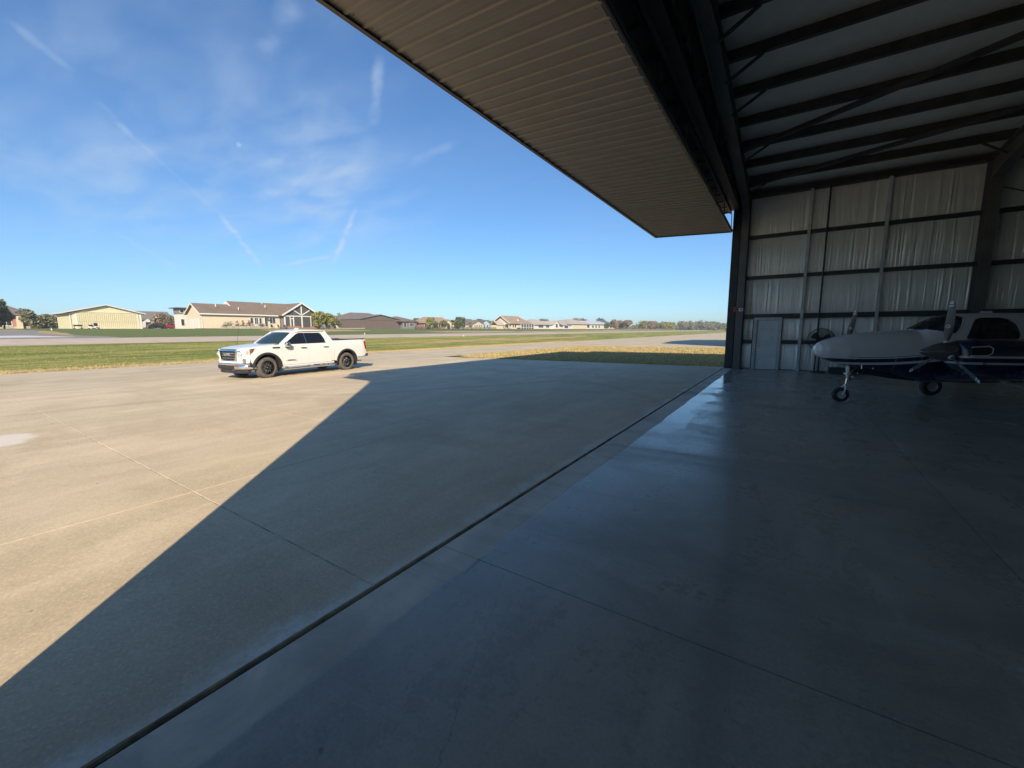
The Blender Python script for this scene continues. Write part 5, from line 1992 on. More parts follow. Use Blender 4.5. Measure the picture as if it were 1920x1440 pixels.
mb.build('torque_link', 'alloy', ng, smooth=50)
MB().tube([(-0.12, 0.0, 0.66), (-0.30, 0.0, 0.86)], 0.014, 8).build('drag_brace', 'alloy', ng, smooth=50)
MB().lathe([(0, 0.055), (0.05, 0.05), (0.055, 0.0), (0.03, -0.05)], (-0.16, 0.0, 0.56), 'x', 18).build('taxi_lamp', 'alloy', ng, smooth=50)
MB().box(-0.15, -0.06, -0.07, 0.07, 0.66, 0.70).box(-0.24, -0.20, -0.03, 0.03, 0.58, 0.62).build('steering_collar', 'plane_white', ng, bevel=0.008)
for s_ in (1, -1):
    MB().prism([(-0.20, 0.86), (-1.35, 0.66), (-1.38, 0.555), (-0.85, 0.61), (-0.25, 0.72)], 'y', s_ * 0.16, s_ * 0.168).build('gear_door', 'plane_blue', plane)

# main gear
for sg in (1, -1):
    plane_wheel(-2.85, sg * 1.50, 0.235, 0.17)
    mg = bpy.data.objects.new('main_gear', None)
    C.objects.link(mg)
    mg.parent = plane
    MB().tube([(-2.79, sg * 1.72, 0.85), (-2.83, sg * 1.68, 0.28), (-2.85, sg * 1.62, 0.235)], [0.04, 0.034, 0.03], 12).build('strut', 'plane_white', mg, smooth=50)
    MB().tube([(-2.77, sg * 1.69, 0.50), (-2.57, sg * 1.25, 0.78)], 0.014, 8).build('side_brace', 'alloy', mg, smooth=50)
    MB().tube([(-2.79, sg * 1.70, 0.52), (-2.35, sg * 1.68, 0.82)], 0.014, 8).build('drag_brace', 'alloy', mg, smooth=50)
    MB().box(-3.10, -2.55, sg * 1.77, sg * 1.778, 0.40, 0.84).build('gear_door', 'plane_white', mg)

# ---------------------------------------------------------------- pedestal fan and low box by the far wall
fan = thing('pedestal_fan', 'large black round pedestal fan standing behind the nose of the aeroplane', 'fan', (1.22, 20.45, 0))
FZ = 1.33
mb = MB()
mb.lathe([(0.0, 0.0), (0.26, 0.0), (0.26, 0.02), (0.05, 0.05), (0.0, 0.05)], (0, 0, 0), 'z', 28)
mb.build('base', 'black_plastic', fan, smooth=40)
MB().tube([(0, 0, 0.04), (0, 0, 0.75)], 0.028, 12).tube([(0, 0, 0.7), (0, 0.0, FZ - 0.08)], 0.02, 12).build('pole', 'black_plastic', fan, smooth=40)
MB().lathe([(0, 0.26), (0.07, 0.25), (0.10, 0.18), (0.10, 0.05), (0.06, 0.0)], (0, 0, FZ), 'y', 20).build('motor', 'black_plastic', fan, smooth=40)
mb = MB()
FR = 0.445
for yy, r_ in ((-0.12, FR * 0.72), (-0.10, FR * 0.92), (-0.05, FR), (0.03, FR), (0.08, FR * 0.9)):
    mb.tube([(r_ * math.cos(t), yy, FZ + r_ * math.sin(t)) for t in [2 * math.pi * i / 36 for i in range(37)]], 0.006 if r_ < FR else 0.010, 5)
for i in range(48):
    t = 2 * math.pi * i / 48
    c_, s_ = math.cos(t), math.sin(t)
    mb.tube([(0.08 * c_, -0.13, FZ + 0.08 * s_), (FR * 0.75 * c_, -0.12, FZ + FR * 0.75 * s_), (FR * c_, -0.05, FZ + FR * s_), (FR * c_, 0.03, FZ + FR * s_), (FR * 0.6 * c_, 0.10, FZ + FR * 0.6 * s_), (0.1 * c_, 0.11, FZ + 0.1 * s_)], 0.0028, 4)
mb.build('cage', 'black_plastic', fan)
MB().lathe([(0, -0.135), (0.085, -0.13), (0.085, -0.12)], (0, 0, FZ), 'y', 20).build('badge_plate', 'black_plastic', fan)
for i in range(3):
    t = 2 * math.pi * i / 3 + 0.4
    rings = []
    for r_, w_, tw in ((0.05, 0.05, 0.7), (0.16, 0.12, 0.6), (0.30, 0.15, 0.45), (0.34, 0.08, 0.4)):
        ring = []
        for u, h_ in ((-1, 0), (0, 0.006), (1, 0), (0, -0.006)):
            a_ = u * w_ * math.cos(tw)
            ring.append((r_ * math.cos(t) - a_ * math.sin(t), -0.03 + u * w_ * math.sin(tw) * 0.5 + h_, FZ + r_ * math.sin(t) + a_ * math.cos(t)))
        rings.append(ring)
    MB().loft(rings).build('fan_blade', 'girt_steel', fan, smooth=50)
MB().tube([(0.0, 0.2, FZ - 0.1), (0.22, 0.25, 0.9), (0.25, 0.3, 0.3), (0.12, 0.35, 0.02)], 0.006, 6).build('power_cord', 'black_plastic', fan)

bx = thing('low_steel_box', 'low dark green steel box against the wall beside the fan', 'box', (2.0, 20.45, 0))
simple('box_green', (0.035, 0.055, 0.05), 0.5, var=0.2)
MB().box(-0.45, 0.75, -0.18, 0.18, 0.02, 0.22).build('body', 'box_green', bx, bevel=0.008)
MB().box(-0.46, 0.76, -0.19, 0.19, 0.222, 0.245).build('lid', 'box_green', bx, bevel=0.006)

# ---------------------------------------------------------------- lots across the runway
def root(name, label, cat, x, y, z=None, group=None):
    return thing(name, label, cat, (x, y, gz(x) if z is None else z), 0, group)


def P(mb, name, mat, r, **kw):
    return mb.build(name, mat, r, off=tuple(r.location), **kw)


def gable_roof_y(mb, x0, x1, y0, y1, ze, zr, th=0.18, xr=None):
    """roof with its ridge along y; x0 < x1"""
    xr = (x0 + x1) / 2 if xr is None else xr
    for a, b_ in (((x0, ze), (xr, zr)), ((xr, zr), (x1, ze))):
        v = [(a[0], y0, a[1]), (a[0], y1, a[1]), (b_[0], y1, b_[1]), (b_[0], y0, b_[1])]
        v += [(p, q, r_ + th) for p, q, r_ in v]
        mb.add(v, [(0, 1, 2, 3), (7, 6, 5, 4), (0, 4, 5, 1), (1, 5, 6, 2), (2, 6, 7, 3), (3, 7, 4, 0)])
    return mb


def gable_roof_x(mb, x0, x1, y0, y1, ze, zr, th=0.18, yr=None):
    yr = (y0 + y1) / 2 if yr is None else yr
    for a, b_ in (((y0, ze), (yr, zr)), ((yr, zr), (y1, ze))):
        v = [(x0, a[0], a[1]), (x1, a[0], a[1]), (x1, b_[0], b_[1]), (x0, b_[0], b_[1])]
        v += [(p, q, r_ + th) for p, q, r_ in v]
        mb.add(v, [(0, 1, 2, 3), (7, 6, 5, 4), (0, 4, 5, 1), (1, 5, 6, 2), (2, 6, 7, 3), (3, 7, 4, 0)])
    return mb


def hip_roof(mb, x0, x1, y0, y1, ze, zr, ins=None, th=0.12):
    """hip roof, ridge along y"""
    ins = (x1 - x0) / 2 if ins is None else ins
    xm = (x0 + x1) / 2
    v = [(x0, y0, ze), (x1, y0, ze), (x1, y1, ze), (x0, y1, ze), (xm, y0 + ins, zr), (xm, y1 - ins, zr),
         (x0, y0, ze - th), (x1, y0, ze - th), (x1, y1, ze - th), (x0, y1, ze - th)]
    f = [(0, 1, 4), (1, 2, 5, 4), (2, 3, 5), (3, 0, 4, 5), (0, 6, 7, 1), (1, 7, 8, 2), (2, 8, 9, 3), (3, 9, 6, 0), (6, 9, 8, 7)]
    return mb.add(v, f)


def win_x(r, x, y0, y1, z0, z1, frame='white_paint', name='window', bars=0):
    """window in a wall facing +x"""
    mb = MB()
    t = 0.10
    mb.box(x, x + 0.06, y0 - t, y1 + t, z1, z1 + t)
    mb.box(x, x + 0.08, y0 - t, y1 + t, z0 - t, z0)
    mb.box(x, x + 0.06, y0 - t, y0, z0, z1)
    mb.box(x, x + 0.06, y1, y1 + t, z0, z1)
    for i in range(bars):
        ym = y0 + (y1 - y0) * (i + 1) / (bars + 1)
        mb.box(x, x + 0.05, ym - 0.03, ym + 0.03, z0, z1)
    o = P(mb, name, frame, r)
    MB().box(x + 0.005, x + 0.03, y0, y1, z0, z1).build('pane', 'window_dark', o, off=tuple(r.location))
    return o


# --- cream steel hangar
r = root('cream_hangar', 'cream ribbed steel hangar with low white gable roof, far left across the runway', 'hangar', -152, 32.3)
zb = 2.35
mb = MB()
mb.prism([(25.3, zb), (39.3, zb), (39.3, 6.75), (32.2, 8.65), (25.3, 6.6)], 'x', -166, -152)
P(mb, 'wall', 'cream_metal', r)
n = 30
for i in range(n):
    y0 = 26.6 + (38.4 - 26.6) * i / n
    y1 = 26.6 + (38.4 - 26.6) * (i + 1) / n
    P(MB().box(-151.99, -151.86, y0 + 0.03, y1 - 0.03, 2.5, 6.75).box(-151.86, -151.82, y0 + 0.03, y0 + 0.09, 2.5, 6.75), 'door_panel', 'cream_metal', r)
P(MB().box(-151.85, -151.78, 26.6, 38.4, 4.45, 4.53).box(-151.9, -151.78, 26.5, 38.5, 6.76, 6.88), 'door_rail', 'tan_siding', r)
for ya_, yb2 in ((26.3, 26.6), (38.4, 38.7), (25.3, 25.45), (39.15, 39.3)):
    P(MB().box(-151.99, -151.85, ya_, yb2, 2.4, 6.6), 'corner_trim', 'white_paint', r)
for i in range(12):
    x0 = -166 + 14 * i / 12
    P(MB().box(x0 + 0.04, x0 + 1.12, 25.24, 25.29, 2.4, 6.5), 'side_panel', 'cream_metal', r)
P(gable_roof_x(MB(), -166.5, -151.2, 24.3, 40.2, 6.55, 8.75, 0.25, yr=32.2), 'roof', 'roof_white', r)
P(MB().box(-166, -151.4, 24.4, 25.2, 6.38, 6.5), 'soffit', 'brown_siding', r)
P(MB().box(-152.2, -150.6, 25.0, 39.6, 2.30, 2.42), 'slab', 'white_siding', r)
P(MB().lathe([(0.12, 0), (0.12, 0.7), (0.18, 0.75), (0, 0.85)], (-158, 37.5, 7.6), 'z', 10), 'roof_vent', 'roof_white', r)

# --- long cream house with the glazed porch
r = root('long_house', 'long cream house with brown roofs and a screened gable porch', 'house', -112, 53)
zb = 2.45
P(MB().prism([(-115.5, zb), (-105.5 - 6.5, zb), (-112, 5.85), (-116, 8.1), (-120, 5.85), (-120, zb)][1:] if False else [(-120, zb), (-112, zb), (-112, 5.75), (-116, 8.05), (-120, 5.75)], 'y', 39.6, 47.5), 'garage_wall', 'cream_siding', r)
P(MB().box(-121, -112.02, 47.5, 53.4, zb, 5.7).box(-121, -113.2, 53.4, 57.8, zb, 5.7), 'wall', 'cream_siding', r)
P(MB().box(-121.5, -113.5, 57.8, 67.5, zb, 5.9), 'wall', 'cream_siding', r)
P(gable_roof_y(MB(), -120.5, -111.5, 39.1, 47.6, 5.72, 8.2), 'roof', 'roof_brown', r)
P(gable_roof_y(MB(), -122.5, -111.5, 46.9, 53.5, 5.72, 9.1), 'roof', 'roof_brown', r)
P(gable_roof_y(MB(), -122.5, -112.6, 53.5, 67.2, 5.72, 9.1, xr=-117.0), 'roof', 'roof_brown', r)
P(MB().box(-111.5, -111.38, 39.0, 53.6, 5.62, 5.90).box(-112.6, -112.48, 53.6, 58.0, 5.62, 5.90), 'gutter', 'white_paint', r)
for a, b_ in (((-120.55, 5.74), (-116, 8.25)), ((-116, 8.25), (-111.45, 5.74))):
    P(MB().beam((a[0], 39.05, a[1]), (b_[0], 39.05, b_[1]), 0.10, 0.28), 'fascia', 'white_paint', r)
P(MB().prism([(-119.4, 8.0), (-117.0, 9.3), (-114.6, 8.0)], 'y', 46.8, 46.9), 'gable_trim', 'white_paint', r)
# garage doors in the gable end
for x0 in (-119.2, -115.9):
    o = P(MB().box(x0, x0 + 2.6, 39.50, 39.58, zb, 4.7), 'garage_door', 'white_siding', r)
    for i in range(4):
        MB().box(x0 + 0.03, x0 + 2.57, 39.47, 39.50, zb + 0.04 + i * 0.56, zb + 0.54 + i * 0.56).build('door_panel', 'white_siding', o, off=tuple(r.location))
P(MB().box(-112.02, -111.93, 39.6, 39.75, zb, 5.7), 'corner_trim', 'white_paint', r)
P(MB().box(-112.02, -111.93, 53.25, 53.4, zb, 5.7), 'corner_trim', 'white_paint', r)
win_x(r, -112.01, 50.0, 50.6, 3.7, 5.1)
win_x(r, -112.01, 51.0, 51.75, 3.6, 5.1, bars=1)
win_x(r, -112.01, 52.1, 52.6, 3.7, 5.1)
win_x(r, -113.19, 53.9, 54.3, 3.6, 5.1)
win_x(r, -113.19, 55.2, 56.6, 3.8, 5.2, bars=1)
# porch: white posts and rails, dark screens, trussed gable
ya, yb_, ym = 58.0, 67.3, 62.65
zt_, zp = 5.85, 9.05
xp = -111.0
o = P(gable_roof_x(MB(), -118.5, xp + 0.5, ya - 0.9, yb_ + 0.9, 5.75, 9.2, yr=ym), 'porch_roof', 'roof_brown', r)
for s_, yy in ((1, ya - 0.9), (-1, yb_ + 0.9)):
    P(MB().beam((xp + 0.52, yy, 5.85), (xp + 0.52, ym, 9.30), 0.12, 0.36), 'fascia', 'white_paint', r)
P(MB().box(xp - 0.1, xp + 0.06, ya - 0.1, yb_ + 0.1, 5.62, 5.88), 'porch_beam', 'white_paint', r)
for y in (ya, 59.45, 60.35, 62.65, 65.2, yb_):
    P(MB().box(xp - 0.1, xp + 0.07, y - (0.16 if y in (ya, yb_, 62.65) else 0.09), y + (0.16 if y in (ya, yb_, 62.65) else 0.09), zb, 5.62), 'porch_post', 'white_paint', r)
P(MB().box(xp - 0.1, xp + 0.07, ym - 0.14, ym + 0.14, 5.88, 8.9), 'king_post', 'white_paint', r)
for s_ in (1, -1):
    P(MB().beam((xp, ym, 6.0), (xp, ym + s_ * 2.35, 7.45), 0.14, 0.24), 'strut', 'white_paint', r)
P(MB().prism([(ya, 5.88), (yb_, 5.88), (ym, 8.95)], 'x', xp - 0.09, xp - 0.05), 'gable_screen', 'screen_mesh', r)
for a, b_ in ((58.16, 59.36), (60.44, 62.49), (62.81, 65.11), (65.29, 67.14)):
    P(MB().box(xp - 0.06, xp - 0.03, a, b_, zb + 0.25, 5.62), 'porch_screen', 'screen_mesh', r)
o = P(MB().box(xp - 0.04, xp + 0.02, 59.54, 60.26, zb + 0.1, 5.2), 'porch_door', 'white_paint', r)
MB().box(xp + 0.02, xp + 0.035, 59.66, 60.14, zb + 0.4, 5.0).build('pane', 'window_dark', o, off=tuple(r.location))
P(MB().box(-118, xp - 0.05, ya, ya + 0.1, zb, 5.8), 'porch_wall', 'grey_siding', r)
P(MB().box(xp - 0.1, xp + 0.3, ya - 0.2, yb_ + 0.2, 2.3, zb + 0.28), 'porch_base', 'brick', r)
P(MB().box(-108.8, -108.5, 57.4, 60.6, 2.35, 3.05), 'patio_wall', 'brick', r)
P(MB().box(-108.8, -108.5, 63.6, 66.2, 2.35, 3.05), 'patio_wall', 'brick', r)
for (x, y, z) in ((-113.4, 43.2, 7.6), (-114.4, 54.9, 7.9), (-116.6, 55.2, 8.7), (-113.8, 60.4, 7.4), (-113.2, 48.0, 7.0)):
    P(MB().lathe([(0.09, 0), (0.09, 0.55), (0.14, 0.6), (0.0, 0.7)], (x, y, z), 'z', 8), 'roof_vent', 'white_paint', r)

# garden wall and things in front of the house
def wall_stones(x, y0, y1, z0, h):
    w = thing('garden_wall', 'low pale stone garden wall in front of the long cream house', 'wall', (x, (y0 + y1) / 2, z0))
    rr = random.Random(3)
    y = y0
    while y < y1:
        L = rr.uniform(0.7, 1.2)
        for k_ in range(2):
            MB().box(-0.16 + rr.uniform(-.02, .02), 0.16 + rr.uniform(-.02, .03), y - (y0 + y1) / 2 + 0.02, y + L - (y0 + y1) / 2 - 0.02, k_ * h / 2 + 0.01, (k_ + 1) * h / 2 - 0.01).build('stone', 'stone', w)
        y += L
    return w


wall_stones(-109.6, 42.4, 53.0, 2.36, 0.62)


def patio_chair(x, y, rz, label, mat='black_plastic'):
    t = thing('patio_chair', label, 'chair', (x, y, gz(x)), rz, 'garden chairs by the long house')
    MB().box(-0.28, 0.28, -0.28, 0.28, 0.36, 0.42).build('seat', mat, t)
    MB().prism([(-0.28, 0.40), (-0.22, 0.40), (-0.42, 1.05), (-0.48, 1.05)], 'y', -0.28, 0.28).build('backrest', mat, t)
    for sx, sy in ((0.25, 0.26), (0.25, -0.26), (-0.25, 0.26), (-0.25, -0.26)):
        MB().box(sx - 0.03, sx + 0.03, sy - 0.03, sy + 0.03, 0, 0.36).build('leg', mat, t)
    for sy in (0.3, -0.3):
        MB().box(-0.3, 0.28, sy - 0.04, sy + 0.04, 0.58, 0.62).build('armrest', mat, t)
    return t


gs = None
patio_chair(-109.2, 53.9, 0.3, 'leftmost dark garden chair beside the long cream house, right of the big shrub')
patio_chair(-109.0, 55.5, 0.6, 'middle dark garden chair beside the long cream house, under the wide window')
patio_chair(-109.2, 56.9, -0.4, 'rightmost dark garden chair beside the long cream house, nearest the brick patio wall')
patio_chair(-106.0, 70.2, 0.4, 'white garden chair on the lawn between the porch and the brown hangar', 'white_paint')

# --- white two-storey house behind, flat dark roof
r = root('white_house', 'white house with flat dark roof, partly behind the long cream house', 'house', -122, 40)
P(MB().box(-125.2, -122, 38.6, 43.5, 2.3, 5.9), 'wall', 'white_siding', r)
P(MB().box(-125.2, -121.98, 38.58, 43.5, 5.9, 7.3), 'upper_wall', 'grey_siding', r)
P(MB().box(-126.0, -121.2, 37.9, 44.2, 7.3, 7.5), 'roof', 'roof_slate', r)
win_x(r, -121.97, 38.9, 39.6, 6.3, 7.0)
win_x(r, -121.99, 38.9, 39.5, 3.2, 4.7)

# --- small grey-roofed house between the hangar and the long house
r = root('small_grey_house', 'small pale house with grey roof and white gable, right of the cream hangar', 'house', -173, 47)
P(MB().box(-182, -173, 42.5, 52.5, 3.0, 5.6), 'wall', 'grey_siding', r)
P(gable_roof_y(MB(), -183, -172.4, 42.0, 53.0, 5.5, 8.3), 'roof', 'roof_grey', r)
P(MB().prism([(47.4, 3.0), (51.6, 3.0), (51.6, 5.5), (49.5, 7.2), (47.4, 5.5)], 'x', -174, -171.2), 'gable', 'white_siding', r)
P(gable_roof_x(MB(), -175, -170.9, 47.0, 52.0, 5.35, 7.25), 'gable_roof', 'white_paint', r)
P(MB().prism([(44.9, 3.0), (47.2, 3.0), (47.2, 4.8), (46.05, 5.8), (44.9, 4.8)], 'x', -173, -171.8), 'porch', 'white_siding', r)
P(MB().box(-171.8, -171.75, 45.4, 46.7, 3.0, 4.8), 'porch_opening', 'window_dark', r)
win_x(r, -171.19, 48.4, 50.6, 3.8, 5.0, bars=1)
win_x(r, -172.99, 43.0, 44.5, 3.8, 5.0)

# --- brick house among the trees at the far left
r = root('left_brick_house', 'brick house with brown roof half hidden by trees at the far left', 'house', -122, 12)
P(MB().box(-134, -122, 3.0, 15.0, 2.4, 5.0), 'wall', 'brick', r)
P(hip_roof(MB(), -135, -121, -2.0, 15.6, 5.05, 7.2, ins=3.0), 'roof', 'roof_grey', r)
P(MB().box(-122, -121.2, 13.2, 13.9, 2.4, 4.9), 'column', 'cream_siding', r)
win_x(r, -121.99, 11.4, 12.6, 3.0, 4.4, bars=1)
P(MB().box(-121.9, -121.6, 11.0, 14.8, 2.4, 2.9), 'planter', 'stone', r)

# --- brown hangar
r = root('brown_hangar', 'brown steel hangar with wide low gable and side wing', 'hangar', -138, 110.7)
P(MB().prism([(101, 2.3), (120.6, 2.3), (120.6, 6.35), (110.6, 8.1), (101, 6.35)], 'x', -151, -138), 'wall', 'brown_siding', r)
n = 16
for i in range(n):
    y0 = 103 + 14.6 * i / n
    P(MB().box(-137.99, -137.86, y0 + 0.04, y0 + 14.6 / n - 0.04, 2.4, 5.95), 'door_panel', 'brown_siding', r)
P(MB().box(-137.99, -137.8, 102.8, 117.8, 5.97, 6.15), 'door_header', 'brown_trim', r)
P(gable_roof_x(MB(), -151.6, -137.4, 100.6, 121.0, 6.30, 8.15, 0.2, yr=110.6), 'roof', 'roof_grey', r)
for i in range(9):
    P(MB().box(-150.9 + i * 1.43, -149.56 + i * 1.43, 100.94, 100.99, 2.9, 6.2), 'side_panel', 'brown_siding', r)
P(MB().box(-151, -138, 100.9, 100.97, 2.3, 2.85).box(-137.99, -137.92, 101, 103, 2.3, 2.85), 'stone_base', 'stone', r)
r = root('brown_roof_house', 'dark sided house with broad brown roof behind the brown hangar', 'house', -137, 125)
P(MB().box(-152, -137, 121.4, 129.6, 2.3, 5.7), 'wall', 'grey_siding', r)
P(hip_roof(MB(), -153, -136.2, 118.5, 130.6, 5.75, 8.0, ins=5), 'roof', 'roof_brown', r)
P(MB().box(-172, -156, 108, 132, 2.4, 6.2), 'rear_wall', 'grey_siding', r)
P(hip_roof(MB(), -173, -155, 106, 134, 6.2, 10.0, ins=9), 'rear_roof', 'roof_brown', r)
win_x(r, -136.99, 122.2, 123.4, 3.2, 5.2)
win_x(r, -136.99, 125.4, 127.8, 3.6, 5.0, bars=2)

# --- brick house with arched entrance
r = root('red_brick_house', 'long red brick house with tan hip roof and arched white entrance', 'house', -135, 141)
P(MB().box(-141, -135, 131.2, 151.4, 2.4, 5.2), 'wall', 'brick', r)
P(hip_roof(MB(), -142.5, -134.2, 130.4, 152.2, 5.15, 8.0, ins=5), 'roof', 'roof_tan', r)
P(MB().prism([(144.0, 2.4), (148.4, 2.4), (148.4, 5.2), (146.2, 6.6), (144.0, 5.2)], 'x', -136, -133.2), 'entrance_gable', 'tan_siding', r)
arch_ = [(145.3, 2.5), (147.1, 2.5)] + [(146.2 + 0.9 * math.cos(t), 4.1 + 0.9 * math.sin(t)) for t in [math.pi * i / 8 for i in range(9)]]
P(MB().prism(arch_, 'x', -133.2, -133.12), 'entrance_arch', 'window_dark', r)
P(gable_roof_x(MB(), -138, -132.9, 143.6, 148.8, 5.1, 6.75), 'gable_roof', 'roof_tan', r)
for y in (132.5, 135.5, 138.6, 141.4, 149.6):
    win_x(r, -134.99, y, y + 1.1, 3.2, 4.6)
P(MB().box(-141, -140, 149.2, 150.4, 6.5, 8.6), 'chimney', 'tan_siding', r)

# --- tan garage house
r = root('tan_house', 'low tan house with grey roof and a row of small garage windows', 'house', -130, 159.5)
P(MB().box(-140, -130, 151.3, 158.6, 2.6, 4.6), 'wall', 'tan_siding', r)
P(gable_roof_y(MB(), -141, -129.4, 150.8, 159.0, 4.55, 6.7), 'roof', 'roof_grey', r)
P(MB().prism([(158.6, 2.6), (167.6, 2.6), (167.6, 4.6), (163.1, 6.2), (158.6, 4.6)], 'x', -140, -128.6), 'garage_gable', 'tan_siding', r)
P(gable_roof_x(MB(), -141, -128.2, 158.0, 168.2, 4.45, 6.3), 'garage_roof', 'roof_grey', r)
for i in range(4):
    win_x(r, -128.59, 160.0 + i * 1.7, 160.9 + i * 1.7, 3.6, 4.3)
win_x(r, -129.99, 153.4, 154.6, 3.4, 4.2)
# --- blue house
r = root('pale_blue_house', 'pale blue house with grey gable roof behind the tan garage', 'house', -150, 197.5)
P(MB().prism([(194, 2.4), (201.5, 2.4), (201.5, 5.8), (197.8, 7.6), (194, 5.8)], 'x', -162, -150), 'wall', 'blue_siding', r)
P(gable_roof_x(MB(), -163, -149.6, 193.5, 202.0, 5.7, 7.7), 'roof', 'roof_slate', r)
P(gable_roof_y(MB(), -166, -154, 184, 196, 5.6, 8.4), 'side_roof', 'roof_grey', r)
P(MB().box(-165, -155, 185, 194, 2.4, 5.7), 'side_wall', 'blue_siding', r)
win_x(r, -149.99, 195.6, 196.6, 3.4, 4.8)
win_x(r, -149.99, 198.6, 199.8, 3.4, 4.8)

# --- craftsman house with dormer and deck
r = root('craftsman_house', 'large cream craftsman house with tan roof, small dormer, porch posts and raised deck', 'house', -112, 172)
P(MB().prism([(-121.6, 2.3), (-112.2, 2.3), (-112.2, 5.0), (-116.8, 8.35), (-121.6, 5.0)], 'y', 168.6, 186), 'wall', 'cream_siding', r)
P(MB().prism([(-121.6, 4.95), (-112.2, 4.95), (-116.8, 8.3)], 'y', 166.6, 166.8), 'gable_face', 'tan_siding', r)
P(MB().box(-121.8, -112.0, 166.4, 166.7, 4.72, 4.98), 'porch_beam', 'white_paint', r)
for x in (-121.5, -119.4, -117.2, -114.8, -112.3):
    P(MB().box(x - 0.2, x + 0.2, 166.4, 166.75, 2.3, 4.72), 'porch_post', 'white_paint', r)
for x in (-120.6, -118.4, -116.0, -113.6):
    P(MB().box(x - 0.65, x + 0.65, 168.5, 168.58, 3.0, 4.6), 'window', 'window_dark', r)
P(MB().box(-121.6, -112, 166.4, 168.6, 2.0, 2.75), 'porch_floor', 'stone', r)
P(gable_roof_y(MB(), -122.6, -111.2, 165.6, 181.5, 4.9, 8.75, xr=-116.8), 'roof', 'roof_tan', r)
P(hip_roof(MB(), -122.6, -111.2, 176.0, 187.6, 4.98, 8.85, ins=5.8), 'hip_roof', 'roof_tan', r)
for s_ in ((-122.7, 4.95, -116.8, 8.9), (-116.8, 8.9, -111.1, 4.95)):
    P(MB().beam((s_[0], 165.55, s_[1]), (s_[2], 165.55, s_[3]), 0.10, 0.32), 'fascia', 'white_paint', r)
P(MB().prism([(174.0, 6.4), (177.2, 6.4), (175.6, 7.8)], 'x', -116, -112.9), 'dormer', 'white_paint', r)
P(gable_roof_x(MB(), -117, -112.6, 173.6, 177.6, 6.3, 7.85, 0.1), 'dormer_roof', 'roof_tan', r)
for y in (169.6, 171.6):
    win_x(r, -112.19, y, y + 1.1, 3.1, 4.7)
P(MB().box(-112.2, -109.6, 173.4, 186.4, 3.05, 3.22), 'deck', 'white_paint', r)
for i in range(6):
    y = 173.6 + i * 2.5
    P(MB().box(-109.9, -109.65, y - 0.12, y + 0.12, 1.9, 4.95), 'deck_post', 'white_paint', r)
    if i < 5:
        P(MB().box(-109.84, -109.8, y + 0.14, y + 2.34, 3.25, 4.9), 'deck_screen', 'screen_mesh', r)
P(MB().box(-112.1, -110.0, 173.6, 186.2, 1.95, 3.0), 'crawl_space', 'window_dark', r)
P(gable_roof_y(MB(), -119.4, -114.4, 160.0, 166.4, 4.1, 6.0), 'garage_roof', 'roof_light', r)
P(MB().box(-119.0, -114.8, 160.4, 165.5, 2.4, 4.2), 'garage_wall', 'cream_siding', r)

# --- three pale houses
r = root('white_hip_house', 'white house with pale hip roof and broad dark windows, right of the craftsman house', 'house', -112, 202)
P(MB().box(-124, -112, 187.5, 211.5, 2.2, 4.8), 'wall', 'white_siding', r)
P(hip_roof(MB(), -125.5, -111, 186.2, 213.0, 4.75, 7.8, ins=11), 'roof', 'roof_light', r)
P(MB().prism([(210.5, 2.2), (216.8, 2.2), (216.8, 5.0), (213.6, 6.8), (210.5, 5.0)], 'x', -120, -110.5), 'wing', 'white_siding', r)
P(gable_roof_x(MB(), -121, -110.2, 210.0, 217.4, 4.9, 6.9), 'wing_roof', 'roof_light', r)
win_x(r, -111.99, 194.8, 200.2, 3.1, 4.6, bars=3)
win_x(r, -111.99, 203.4, 206.8, 3.1, 4.7, bars=1)
win_x(r, -110.49, 212.2, 214.6, 3.2, 5.3)
r = root('wide_grey_roof_house', 'wide white house with pale grey hip roof and long garage door', 'house', -112, 245)
P(MB().box(-126, -112, 233.5, 266.5, 2.1, 5.6), 'wall', 'white_siding', r)
P(hip_roof(MB(), -128, -111, 231.5, 268.5, 5.5, 8.8, ins=13), 'roof', 'roof_light', r)
P(MB().box(-122, -112, 225.2, 233.5, 2.1, 4.6), 'side_wall', 'white_siding', r)
P(gable_roof_y(MB(), -123, -111.4, 223.6, 236, 4.5, 6.4), 'side_roof', 'roof_light', r)
o = P(MB().box(-111.99, -111.9, 238, 259, 2.2, 4.9), 'garage_door', 'cream_siding', r)
for i in range(8):
    MB().box(-111.9, -111.85, 238.1 + i * 2.62, 240.5 + i * 2.62, 2.3, 4.8).build('door_panel', 'cream_siding', o, off=tuple(r.location))
win_x(r, -111.99, 226.5, 231.5, 2.9, 4.2, bars=1)
win_x(r, -111.99, 261.0, 264.6, 3.2, 5.2)
r = root('white_metal_roof_house', 'white house with bright metal roof beyond the wide grey roofed one', 'house', -115, 292)
P(MB().box(-130, -115, 274, 309, 2.2, 5.8), 'wall', 'white_siding', r)
P(gable_roof_y(MB(), -132, -114, 272, 311, 5.7, 8.2), 'roof', 'roof_white', r)
for y in (277, 283, 289, 300):
    win_x(r, -114.99, y, y + 2.4, 3.2, 4.9)
r = root('slate_roof_house', 'house with tall dark slate roof behind the orange trees', 'house', -125, 342)
P(MB().box(-140, -125, 325, 352, 2.2, 5.2), 'wall', 'tan_siding', r)
P(hip_roof(MB(), -142, -124, 322, 358, 5.1, 10.2, ins=13), 'roof', 'roof_slate', r)
win_x(r, -124.99, 330, 333, 3.0, 4.6)
win_x(r, -124.99, 340, 344, 3.0, 4.6, bars=1)
win_x(r, -124.99, 347, 350, 3.0, 4.6)
r = root('distant_farmhouse', 'tiny pale farmhouse at the edge of the far wood beyond the taxiway', 'house', -52, 520)
P(MB().box(-62, -52, 516, 530, 0.5, 5), 'wall', 'white_siding', r)
